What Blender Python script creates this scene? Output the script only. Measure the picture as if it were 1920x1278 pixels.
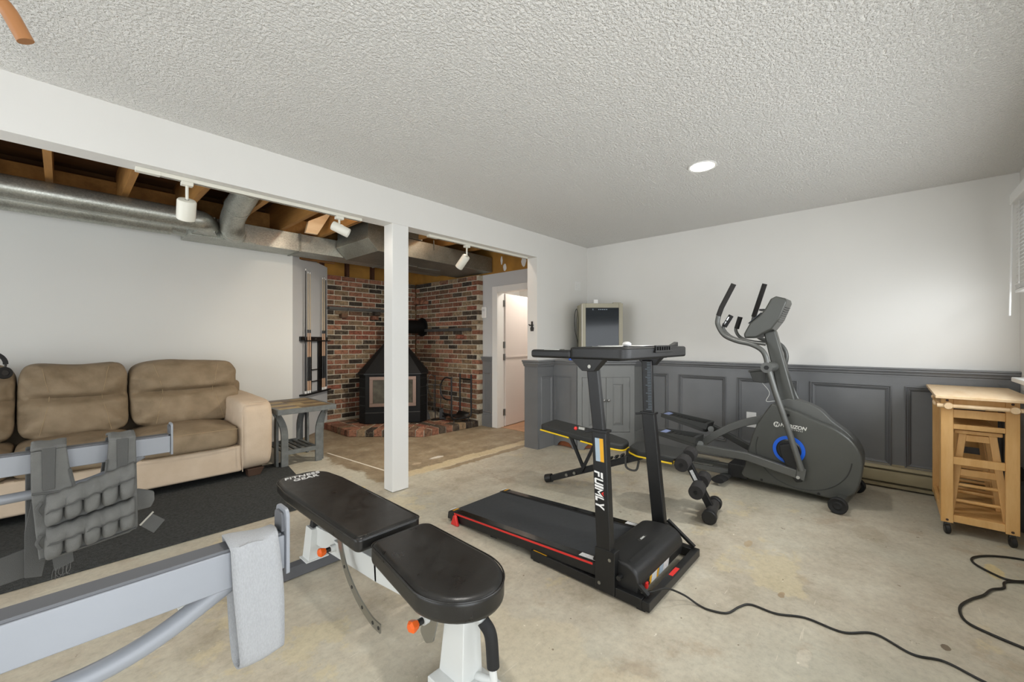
import bpy, bmesh, math, random
from mathutils import Vector, Matrix, noise
random.seed(11)
for o in list(bpy.data.objects): bpy.data.objects.remove(o, do_unlink=True)
S = bpy.context.scene
COL = S.collection
# ---------------------------------------------------------------- camera
cam_d = bpy.data.cameras.new('camera'); cam = bpy.data.objects.new('camera', cam_d); COL.objects.link(cam)
cam.location = (0, 0, 1.2)
cam.rotation_euler = (math.radians(90), 0, math.radians(42.49 - 90))
cam_d.sensor_width = 36.0; cam_d.sensor_fit = 'HORIZONTAL'
cam_d.lens = 36.0 * 774 / 1920
cam_d.clip_start = 0.02; cam_d.clip_end = 100
S.camera = cam
# ---------------------------------------------------------------- world, daylight, exposure
wd = bpy.data.worlds.new('world'); S.world = wd; wd.use_nodes = True
wd.node_tree.nodes['Background'].inputs[0].default_value = (0.86, 0.93, 1.0, 1)
wd.node_tree.nodes['Background'].inputs[1].default_value = 1.2
S.view_settings.view_transform = 'Standard'; S.view_settings.look = 'None'
S.view_settings.exposure = 0.19; S.view_settings.gamma = 1.0; S.view_settings.use_curve_mapping = False
def area(name, loc, rot, sx, sy, power, col):
    d = bpy.data.lights.new(name, 'AREA'); d.shape = 'RECTANGLE'; d.size = sx; d.size_y = sy; d.energy = power; d.color = col
    o = bpy.data.objects.new(name, d); COL.objects.link(o); o.location = loc; o.rotation_euler = rot
    return o
R = math.radians
DAY = (0.93, 0.965, 1.0)
area('daylight_side_window', (2.55, -0.92, 1.50), (R(114), 0, 0), 2.7, 1.15, 58, DAY)
area('added_daylight_rear', (-0.30, -0.92, 1.08), (R(96), 0, 0), 1.9, 2.0, 48, DAY)  # unseen daylight added behind the camera, brightens foreground and sofa front
area('added_daylight_left', (-2.80, 2.3, 1.10), (R(106), 0, R(-90)), 2.9, 2.0, 62, DAY)  # unseen daylight added from the left, evens out rack and sofa
area('added_daylight_left_rear', (-2.80, 4.45, 1.15), (R(95), 0, R(-90)), 1.05, 2.0, 18, DAY)  # unseen daylight added to lift the rear bay

# ---------------------------------------------------------------- materials
def lin(h):
    h = h.lstrip('#'); c = [int(h[i:i+2], 16)/255 for i in (0, 2, 4)]
    return tuple(((v/12.92) if v <= 0.04045 else ((v+0.055)/1.055)**2.4) for v in c) + (1.0,)
MATS = {}
def mat(name, col, rough=0.5, metal=0.0, var=0.0, vscale=8.0, bump=0.0, bscale=60.0, spec=0.5, coat=0.0, emit=None, estr=0.0, col2=None, stretch=None, bdist=0.01):
    if name in MATS: return MATS[name]
    m = bpy.data.materials.new(name); m.use_nodes = True
    nt = m.node_tree; b = nt.nodes['Principled BSDF']
    b.inputs['Base Color'].default_value = lin(col); b.inputs['Roughness'].default_value = rough
    b.inputs['Metallic'].default_value = metal; b.inputs['Specular IOR Level'].default_value = spec
    b.inputs['Coat Weight'].default_value = coat
    if emit: b.inputs['Emission Color'].default_value = lin(emit); b.inputs['Emission Strength'].default_value = estr
    if var or bump:
        tc = nt.nodes.new('ShaderNodeTexCoord'); mp = nt.nodes.new('ShaderNodeMapping')
        nt.links.new(tc.outputs['Object'], mp.inputs[0])
        if stretch: mp.inputs['Scale'].default_value = stretch
    if var:
        n = nt.nodes.new('ShaderNodeTexNoise'); n.inputs['Scale'].default_value = vscale; n.inputs['Detail'].default_value = 5
        nt.links.new(mp.outputs[0], n.inputs['Vector'])
        r = nt.nodes.new('ShaderNodeValToRGB'); r.color_ramp.elements[0].position = 0.3; r.color_ramp.elements[1].position = 0.7
        c = lin(col); c2 = lin(col2) if col2 else tuple(v*(1-var) for v in c[:3])+(1,)
        r.color_ramp.elements[0].color = c2; r.color_ramp.elements[1].color = c if col2 else tuple(min(1, v*(1+var*0.5)) for v in c[:3])+(1,)
        nt.links.new(n.outputs['Fac'], r.inputs[0]); nt.links.new(r.outputs[0], b.inputs['Base Color'])
    if bump:
        n2 = nt.nodes.new('ShaderNodeTexNoise'); n2.inputs['Scale'].default_value = bscale; n2.inputs['Detail'].default_value = 4
        nt.links.new(mp.outputs[0], n2.inputs['Vector'])
        bp = nt.nodes.new('ShaderNodeBump'); bp.inputs['Strength'].default_value = bump; bp.inputs['Distance'].default_value = bdist
        nt.links.new(n2.outputs['Fac'], bp.inputs['Height']); nt.links.new(bp.outputs[0], b.inputs['Normal'])
    MATS[name] = m
    return m
def N(nt, t, **kw):
    n = nt.nodes.new(t)
    for k, v in kw.items(): setattr(n, k, v)
    return n
def ramp(nt, src, stops, interp='LINEAR'):
    r = nt.nodes.new('ShaderNodeValToRGB'); e = r.color_ramp; e.interpolation = interp
    while len(e.elements) < len(stops): e.elements.new(0.5)
    for el, (p, c) in zip(e.elements, stops): el.position = p; el.color = c if len(c) == 4 else tuple(c)+(1,)
    nt.links.new(src, r.inputs[0]); return r.outputs[0]
def mixc(nt, f, a, b):
    m = nt.nodes.new('ShaderNodeMix'); m.data_type = 'RGBA'
    for s, i in ((f, 0), (a, 6), (b, 7)):
        if isinstance(s, (int, float)): m.inputs[i].default_value = s
        elif isinstance(s, tuple): m.inputs[i].default_value = s
        else: nt.links.new(s, m.inputs[i])
    return m.outputs[2]
def mth(nt, op, a, b=None, clamp=False):
    m = nt.nodes.new('ShaderNodeMath'); m.operation = op; m.use_clamp = clamp
    for i, s in enumerate((a, b)):
        if s is None: continue
        if isinstance(s, (int, float)): m.inputs[i].default_value = s
        else: nt.links.new(s, m.inputs[i])
    return m.outputs[0]
def noise_tex(nt, vec, scale, detail=4, rough=0.55):
    n = nt.nodes.new('ShaderNodeTexNoise'); n.inputs['Scale'].default_value = scale; n.inputs['Detail'].default_value = detail
    n.inputs['Roughness'].default_value = rough
    if vec is not None: nt.links.new(vec, n.inputs['Vector'])
    return n.outputs['Fac']

def concrete_floor():
    m = bpy.data.materials.new('concrete_floor'); m.use_nodes = True; nt = m.node_tree; b = nt.nodes['Principled BSDF']
    tc = N(nt, 'ShaderNodeTexCoord'); P = tc.outputs['Object']
    sep = N(nt, 'ShaderNodeSeparateXYZ'); nt.links.new(P, sep.inputs[0]); x, y = sep.outputs[0], sep.outputs[1]
    def shifted(lx, ly, sc=(1, 1, 1), rz=0.0):
        mp = N(nt, 'ShaderNodeMapping'); mp.inputs['Location'].default_value = (lx, ly, 0); mp.inputs['Scale'].default_value = sc; mp.inputs['Rotation'].default_value = (0, 0, rz); nt.links.new(P, mp.inputs[0]); return mp.outputs[0]
    big = noise_tex(nt, P, 0.9, 3); mid = noise_tex(nt, P, 3.2, 9, 0.68); fine = noise_tex(nt, P, 34, 8, 0.75)
    c = ramp(nt, mid, [(0.30, lin('#a09580')), (0.46, lin('#b7ad9a')), (0.6, lin('#c3bba8')), (0.75, lin('#cfc9ba'))])
    warm = ramp(nt, big, [(0.45, (0, 0, 0)), (0.62, (1, 1, 1))])
    c = mixc(nt, mth(nt, 'MULTIPLY', warm, 0.5), c, lin('#b7b6a6'))
    def band(v, at, half, sharp):
        return mth(nt, 'MULTIPLY', mth(nt, 'SUBTRACT', half, mth(nt, 'ABSOLUTE', mth(nt, 'SUBTRACT', v, at))), sharp, True)
    rag = noise_tex(nt, P, 2.6, 8, 0.68); ragc = mth(nt, 'SUBTRACT', rag, 0.5)
    # yellowish old adhesive patches and pinkish worn smears
    ad = ramp(nt, noise_tex(nt, shifted(3.1, 1.7), 1.5, 9, 0.7), [(0.585, (0, 0, 0)), (0.615, (1, 1, 1))])
    c = mixc(nt, mth(nt, 'MULTIPLY', ad, 0.6), c, lin('#c9bb98'))
    pk = ramp(nt, noise_tex(nt, shifted(9.3, 4.4), 2.3, 8, 0.68), [(0.36, (1, 1, 1)), (0.42, (0, 0, 0))])
    c = mixc(nt, mth(nt, 'MULTIPLY', pk, 0.5), c, lin('#a5937b'))
    # long tan trowel strip beside the bench
    xs = mth(nt, 'ADD', x, mth(nt, 'MULTIPLY', ragc, 0.55))
    c = mixc(nt, mth(nt, 'MULTIPLY', mth(nt, 'MULTIPLY', band(xs, 1.24, 0.17, 30.0), mth(nt, 'MULTIPLY', mth(nt, 'SUBTRACT', 2.2, y), 5.0, True)), 0.5), c, lin('#cabda2'))
    # brown stained bay on the fireplace side of the beam, edges ragged
    wob = mth(nt, 'MULTIPLY', ragc, 0.5)
    ey = mth(nt, 'MULTIPLY', mth(nt, 'SUBTRACT', mth(nt, 'ADD', y, wob), 3.16), 22.0, True)
    ex = mth(nt, 'MULTIPLY', mth(nt, 'SUBTRACT', mth(nt, 'ADD', x, wob), 1.80), 22.0, True)
    zone = mth(nt, 'MULTIPLY', ey, ex, True)
    br = ramp(nt, noise_tex(nt, P, 4.5, 9, 0.72), [(0.32, lin('#6d5b44')), (0.5, lin('#88765c')), (0.62, lin('#9a8a70')), (0.75, lin('#b0a288'))])
    c = mixc(nt, mth(nt, 'MULTIPLY', zone, 0.9), c, br)
    # pale saw-cut band along the beam line and brown strip in front of it
    wy = mth(nt, 'ADD', y, mth(nt, 'MULTIPLY', ragc, 0.22))
    right = mth(nt, 'MULTIPLY', mth(nt, 'SUBTRACT', x, 1.95), 8.0, True)
    c = mixc(nt, mth(nt, 'MULTIPLY', mth(nt, 'MULTIPLY', band(wy, 3.20, 0.075, 60.0), right), 0.85), c, lin('#c6b592'))
    c = mixc(nt, mth(nt, 'MULTIPLY', mth(nt, 'MULTIPLY', band(wy, 3.09, 0.045, 70.0), mth(nt, 'MULTIPLY', mth(nt, 'SUBTRACT', x, 2.3), 6.0, True)), 0.85), c, lin('#8d7a5d'))
    # white paint line that ran under a removed wall
    ln = band(mth(nt, 'ADD', x, mth(nt, 'MULTIPLY', mth(nt, 'SUBTRACT', y, 3.5), 0.097)), 2.02, 0.011, 300.0)
    c = mixc(nt, mth(nt, 'MULTIPLY', mth(nt, 'MULTIPLY', band(y, 3.95, 0.52, 30.0), ln), 0.85), c, lin('#e6dfcf'))
    # odd stains: (x, y, rx, ry, colour, strength)
    wv = mth(nt, 'MULTIPLY', mth(nt, 'SUBTRACT', noise_tex(nt, P, 16, 7, 0.75), 0.5), 3.2)
    for (sx, sy, rx, ry, cl, st) in ((2.34, -0.16, .022, .014, '#5d4a35', .8), (1.90, .24, .06, .025, '#d6ccba', .45), (3.28, -.40, .10, .035, '#d3bf88', .7), (2.9, .90, .16, .10, '#9d927f', .5), (2.15, 3.55, .05, .035, '#b9a68a', .7), (2.62, 3.45, .09, .035, '#d8d0c2', .8), (2.35, 3.42, .06, .03, '#c3ae93', .6), (1.55, 3.2, .16, .05, '#cdb877', .6), (1.62, 1.95, .22, .12, '#b5ad9c', .5), (2.3, .38, .03, .014, '#8d6d45', .6), (2.75, 0.62, .05, .02, '#a98d62', .5), (3.4, .1, .15, .08, '#a89c86', .5)):
        dx = mth(nt, 'DIVIDE', mth(nt, 'SUBTRACT', x, sx), rx); dy = mth(nt, 'DIVIDE', mth(nt, 'SUBTRACT', y, sy), ry)
        r2 = mth(nt, 'ADD', mth(nt, 'ADD', mth(nt, 'MULTIPLY', dx, dx), mth(nt, 'MULTIPLY', dy, dy)), wv)
        k = mth(nt, 'MULTIPLY', mth(nt, 'SUBTRACT', 1.0, r2), 4.0, True)
        c = mixc(nt, mth(nt, 'MULTIPLY', k, st), c, lin(cl))
    # dark specks, paint chips, scratches
    sp = ramp(nt, noise_tex(nt, P, 19, 3, 0.55), [(0.715, (0, 0, 0)), (0.73, (1, 1, 1))])
    c = mixc(nt, mth(nt, 'MULTIPLY', sp, 0.75), c, lin('#6a5942'))
    ws = ramp(nt, noise_tex(nt, shifted(7, 3), 26, 3, 0.6), [(0.72, (0, 0, 0)), (0.735, (1, 1, 1))])
    c = mixc(nt, mth(nt, 'MULTIPLY', ws, 0.75), c, lin('#ece5d6'))
    for rz, lx in ((0.5, 2.0), (-0.9, 8.0), (1.9, 5.0)):
        sc = ramp(nt, noise_tex(nt, shifted(lx, lx*.7, (1, 16, 1), rz), 4.0, 2, 0.5), [(0.745, (0, 0, 0)), (0.755, (1, 1, 1))])
        c = mixc(nt, mth(nt, 'MULTIPLY', sc, 0.55), c, lin('#ddd4c2'))
    f = ramp(nt, fine, [(0.3, (0.80, 0.80, 0.80)), (0.5, (1, 1, 1)), (0.7, (1.12, 1.12, 1.12))])
    mul = N(nt, 'ShaderNodeMix'); mul.data_type = 'RGBA'; mul.blend_type = 'MULTIPLY'; mul.inputs[0].default_value = 1
    nt.links.new(c, mul.inputs[6]); nt.links.new(f, mul.inputs[7]); nt.links.new(mul.outputs[2], b.inputs['Base Color'])
    rr = ramp(nt, mid, [(0.3, (0.62, 0.62, 0.62)), (0.7, (0.42, 0.42, 0.42))]); nt.links.new(rr, b.inputs['Roughness'])
    bp = N(nt, 'ShaderNodeBump'); bp.inputs['Strength'].default_value = 0.3; bp.inputs['Distance'].default_value = 0.004
    nt.links.new(fine, bp.inputs['Height']); nt.links.new(bp.outputs[0], b.inputs['Normal'])
    return m
def popcorn():
    m = bpy.data.materials.new('textured_ceiling'); m.use_nodes = True; nt = m.node_tree; b = nt.nodes['Principled BSDF']
    b.inputs['Base Color'].default_value = lin('#efede8'); b.inputs['Roughness'].default_value = 0.9
    tc = N(nt, 'ShaderNodeTexCoord'); P = tc.outputs['Object']
    n1 = noise_tex(nt, P, 75, 3, 0.6); n2 = noise_tex(nt, P, 170, 2, 0.5)
    h = mth(nt, 'ADD', ramp(nt, n1, [(0.42, (0, 0, 0)), (0.66, (1, 1, 1))]), mth(nt, 'MULTIPLY', n2, 0.5))
    bp = N(nt, 'ShaderNodeBump'); bp.inputs['Strength'].default_value = 0.9; bp.inputs['Distance'].default_value = 0.0085
    nt.links.new(h, bp.inputs['Height']); nt.links.new(bp.outputs[0], b.inputs['Normal'])
    return m
def galvanized(name, a, bcol, scale=90):
    m = bpy.data.materials.new(name); m.use_nodes = True; nt = m.node_tree; b = nt.nodes['Principled BSDF']
    tc = N(nt, 'ShaderNodeTexCoord'); P = tc.outputs['Object']
    v = N(nt, 'ShaderNodeTexVoronoi'); v.inputs['Scale'].default_value = scale; nt.links.new(P, v.inputs['Vector'])
    sp = N(nt, 'ShaderNodeSeparateColor'); nt.links.new(v.outputs['Color'], sp.inputs[0])
    k = mth(nt, 'ADD', mth(nt, 'MULTIPLY', sp.outputs[0], 0.30), mth(nt, 'MULTIPLY', noise_tex(nt, P, 5, 4), 0.7))
    nt.links.new(ramp(nt, k, [(0.25, lin(a)), (0.8, lin(bcol))]), b.inputs['Base Color'])
    b.inputs['Metallic'].default_value = 0.72
    nt.links.new(ramp(nt, sp.outputs[1], [(0, (0.30,)*3), (1, (0.44,)*3)]), b.inputs['Roughness'])
    return m
def brick_mat():
    m = bpy.data.materials.new('fired_brick'); m.use_nodes = True; nt = m.node_tree; b = nt.nodes['Principled BSDF']
    oi = N(nt, 'ShaderNodeObjectInfo'); tc = N(nt, 'ShaderNodeTexCoord'); P = tc.outputs['Object']
    cs = ['#875545', '#7b5443', '#8f6551', '#50463c', '#3f3832', '#7b6650', '#8a765e', '#7a5746', '#695040', '#966a55']
    base = ramp(nt, oi.outputs['Random'], [(i/len(cs), lin(c)) for i, c in enumerate(cs)], 'CONSTANT')
    vec = N(nt, 'ShaderNodeVectorMath'); vec.operation = 'ADD'; nt.links.new(P, vec.inputs[0])
    cmb = N(nt, 'ShaderNodeCombineXYZ'); r9 = mth(nt, 'MULTIPLY', oi.outputs['Random'], 91.0)
    for i in range(3): nt.links.new(r9, cmb.inputs[i])
    nt.links.new(cmb.outputs[0], vec.inputs[1])
    n = noise_tex(nt, vec.outputs[0], 26, 5, 0.7)
    f = ramp(nt, n, [(0.36, (0.45, 0.45, 0.45)), (0.5, (1, 1, 1)), (0.66, (1.35, 1.3, 1.2))])
    mul = N(nt, 'ShaderNodeMix'); mul.data_type = 'RGBA'; mul.blend_type = 'MULTIPLY'; mul.inputs[0].default_value = 0.9
    nt.links.new(base, mul.inputs[6]); nt.links.new(f, mul.inputs[7])
    sm = ramp(nt, noise_tex(nt, vec.outputs[0], 14, 5, 0.7), [(0.58, (0, 0, 0)), (0.68, (1, 1, 1))])
    c = mixc(nt, mth(nt, 'MULTIPLY', sm, 0.4), mul.outputs[2], lin('#b3a488'))
    nt.links.new(c, b.inputs['Base Color']); b.inputs['Roughness'].default_value = 0.92; b.inputs['Specular IOR Level'].default_value = 0.2
    bp = N(nt, 'ShaderNodeBump'); bp.inputs['Strength'].default_value = 0.6; bp.inputs['Distance'].default_value = 0.006
    nt.links.new(n, bp.inputs['Height']); nt.links.new(bp.outputs[0], b.inputs['Normal'])
    return m
def wood(name, a, bcol, scale=(1, 1, 1), rough=0.5, freq=9.0):
    m = bpy.data.materials.new(name); m.use_nodes = True; nt = m.node_tree; b = nt.nodes['Principled BSDF']
    tc = N(nt, 'ShaderNodeTexCoord'); mp = N(nt, 'ShaderNodeMapping'); mp.inputs['Scale'].default_value = scale
    nt.links.new(tc.outputs['Object'], mp.inputs[0])
    n = noise_tex(nt, mp.outputs[0], freq, 6, 0.65)
    nt.links.new(ramp(nt, n, [(0.3, lin(a)), (0.7, lin(bcol))]), b.inputs['Base Color'])
    b.inputs['Roughness'].default_value = rough
    bp = N(nt, 'ShaderNodeBump'); bp.inputs['Strength'].default_value = 0.12; bp.inputs['Distance'].default_value = 0.003
    nt.links.new(n, bp.inputs['Height']); nt.links.new(bp.outputs[0], b.inputs['Normal'])
    return m
def scuffed_vinyl():
    m = bpy.data.materials.new('black_vinyl'); m.use_nodes = True; nt = m.node_tree; b = nt.nodes['Principled BSDF']
    tc = N(nt, 'ShaderNodeTexCoord'); P = tc.outputs['Object']; n = noise_tex(nt, P, 7, 8, 0.72); g = noise_tex(nt, P, 230, 3, 0.6)
    nt.links.new(ramp(nt, n, [(0.35, lin('#151413')), (0.62, lin('#22211f')), (0.75, lin('#34332f'))]), b.inputs['Base Color'])
    nt.links.new(ramp(nt, n, [(0.3, (0.24,)*3), (0.7, (0.44,)*3)]), b.inputs['Roughness'])
    bp = N(nt, 'ShaderNodeBump'); bp.inputs['Strength'].default_value = 0.15; bp.inputs['Distance'].default_value = 0.002
    nt.links.new(g, bp.inputs['Height']); nt.links.new(bp.outputs[0], b.inputs['Normal'])
    return m
M = dict(
    floor=concrete_floor(), popcorn=popcorn(), galv=galvanized('galvanized_duct', '#96978f', '#c4c5bc', 130),
    galvd=galvanized('dull_duct_sheet', '#77776f', '#9f9f95', 160), brick=brick_mat(),
    wall=mat('white_wall_paint', '#e3e1dc', 0.75, var=0.02, vscale=2, bump=0.03, bscale=220),
    trimw=mat('white_trim_paint', '#e6e5e1', 0.45), greywall=mat('pale_grey_wall_paint', '#c3c4c4', 0.7),
    wall_dim=mat('white_wall_paint_dim', '#d3d3ce', 0.75, var=0.02, vscale=2),  # same white paint as the other walls, darkened to look less lit
    wains=mat('charcoal_grey_paint', '#727374', 0.33, var=0.08, vscale=5), wainsl=mat('mid_grey_cabinet_paint', '#7d7e7c', 0.42, var=0.05, vscale=4),
    mortar=mat('grey_mortar', '#c2b9a6', 0.95, var=0.2, vscale=40, bump=0.8, bscale=120),
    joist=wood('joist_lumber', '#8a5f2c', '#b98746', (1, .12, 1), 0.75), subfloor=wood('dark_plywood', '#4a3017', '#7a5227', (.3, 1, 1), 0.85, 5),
    kraft=mat('tan_board', '#a87a34', 0.85, var=0.25, vscale=5), studd=mat('dark_stud', '#4a2a14', 0.85, var=0.2),
    pink=mat('pale_pink_door_paint', '#ddd3cc', 0.5), hinge=mat('nickel', '#8e8c88', 0.35, 0.9),
    heater=mat('tan_enamel', '#a59a7c', 0.4, var=0.06), black=mat('black_paint', '#141414', 0.42),
    blk_pl=mat('black_plastic', '#191919', 0.45, bump=0.05, bscale=400), blk_rub=mat('black_rubber', '#1b1b1b', 0.75),
    vinyl=scuffed_vinyl(), vinyl2=mat('matte_black_vinyl', '#232422', 0.55, bump=0.06, bscale=200),
    foam=mat('black_foam', '#2a2827', 0.9, bump=0.3, bscale=300), yellow=mat('yellow_piping', '#e3bd12', 0.5), orange=mat('orange_knob', '#e8641c', 0.4),
    steelw=mat('white_powder_steel', '#d2d4d1', 0.38), rackg=mat('light_grey_powder_steel', '#83868b', 0.4, var=0.05, vscale=5), rackd=mat('dark_grey_liner', '#56575a', 0.6),
    chrome=mat('chrome', '#c8c8c6', 0.18, 1.0), alu=mat('zinc_plate', '#9a9890', 0.35, 0.85), red=mat('red_plastic', '#d8302a', 0.45),
    leather=mat('taupe_microfibre', '#928067', 0.78, var=0.16, vscale=9, bump=0.35, bscale=28, col2='#7c6b53'), leather_lit=mat('taupe_microfibre_lit', '#ccb9a2', 0.8, var=0.1, vscale=7, bump=0.1, bscale=120, col2='#bfab93'),  # second is the same cloth, lightened to look lit from the front
    stitch=mat('tan_thread', '#a08b6a', 0.85), dkwood=mat('dark_brown_wood', '#4a3527', 0.55, var=0.2),
    rug=mat('black_rug_pile', '#4c4d4b', 0.97, var=0.35, vscale=70, bump=1.0, bscale=260, spec=0.1),
    slate=mat('dark_slate', '#4c4b48', 0.6, var=0.2, vscale=12, bump=0.2, bscale=40), iron=mat('black_stove_iron', '#101010', 0.55, spec=0.25), irong=mat('worn_iron', '#3a3836', 0.55, 0.3, var=0.2),
    ash=mat('copper_trim', '#8a7468', 0.35, 0.6), glassd=mat('smoky_glass', '#4a463c', 0.15, var=0.5, vscale=14, coat=0.6),
    ell=mat('gunmetal_plastic', '#4f504c', 0.34, 0.25, var=0.04), ellt=mat('gunmetal_tube', '#61625f', 0.36, 0.3), elld=mat('dark_gunmetal', '#3b3c3a', 0.45, 0.1), blue=mat('bright_blue', '#1560d8', 0.4),
    cartw=wood('honey_pine', '#cf9c58', '#e6bb7e', (1, 1, .15), 0.45, 14), carttop=wood('pale_pine_top', '#dcb98c', '#ecd2ac', (.2, 1, 1), 0.4, 16),
    vest=mat('charcoal_nylon', '#62625f', 0.85, var=0.15, vscale=20, bump=0.5, bscale=420, bdist=0.003), vestd=mat('dark_webbing', '#4a4a48', 0.8, bump=0.3, bscale=500),
    band=mat('grey_woven_band', '#979899', 0.9, var=0.10, vscale=500, bump=0.5, bscale=700, bdist=0.002, stretch=(1, 1, .35)), tan=mat('tan_rubber_grip', '#a87346', 0.4),
    fridge=mat('champagne_enamel', '#a6a08a', 0.42), glassb=mat('dark_fridge_glass', '#131a20', 0.09, spec=0.22), white=mat('white_plastic', '#eae9e6', 0.4),
    paper=mat('white_paper', '#efefec', 0.8), cord=mat('black_cord', '#15140f', 0.5), silver=mat('silver_letters', '#d9d9d2', 0.4),
    tabled=mat('weathered_grey_wood', '#6a6d6b', 0.6, var=0.25, vscale=18, bump=0.2, bscale=60), belt=mat('treadmill_belt', '#37393b', 0.8, bump=0.4, bscale=700, var=0.12, vscale=60),
    label_y=mat('yellow_label', '#dca11a', 0.5), label_w=mat('white_label', '#d9d9d7', 0.5, var=0.2, vscale=120), label_g=mat('grey_label', '#9fb0bd', 0.5), gloss=mat('gloss_black_rail', '#0e0e0e', 0.14),
    crisp=mat('track_white_enamel', '#e0ddd0', 0.45), lens=mat('led_lens', '#ffffff', 0.4, emit='#fff6e6', estr=14.0), redwood=mat('red_oak_floor', '#b48a6a', 0.5, var=0.2, vscale=9),
    cedar=mat('bare_red_board', '#9a5a38', 0.8, var=0.2), glass=None)
gm = bpy.data.materials.new('window_glass'); gm.use_nodes = True
_t = gm.node_tree; _t.nodes.clear(); _o = _t.nodes.new('ShaderNodeOutputMaterial'); _x = _t.nodes.new('ShaderNodeMixShader')
_f = _t.nodes.new('ShaderNodeLayerWeight'); _f.inputs[0].default_value = 0.5
_p = _t.nodes.new('ShaderNodeMath'); _p.operation = 'POWER'; _p.inputs[1].default_value = 4.0; _t.links.new(_f.outputs['Facing'], _p.inputs[0])
_q = _t.nodes.new('ShaderNodeMath'); _q.operation = 'MULTIPLY_ADD'; _q.inputs[1].default_value = 0.30; _q.inputs[2].default_value = 0.03; _t.links.new(_p.outputs[0], _q.inputs[0])
_a = _t.nodes.new('ShaderNodeBsdfTransparent'); _g = _t.nodes.new('ShaderNodeBsdfGlossy'); _g.inputs['Roughness'].default_value = 0.02
_t.links.new(_q.outputs[0], _x.inputs[0]); _t.links.new(_a.outputs[0], _x.inputs[1]); _t.links.new(_g.outputs[0], _x.inputs[2]); _t.links.new(_x.outputs[0], _o.inputs[0])
M['glass'] = gm

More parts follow.
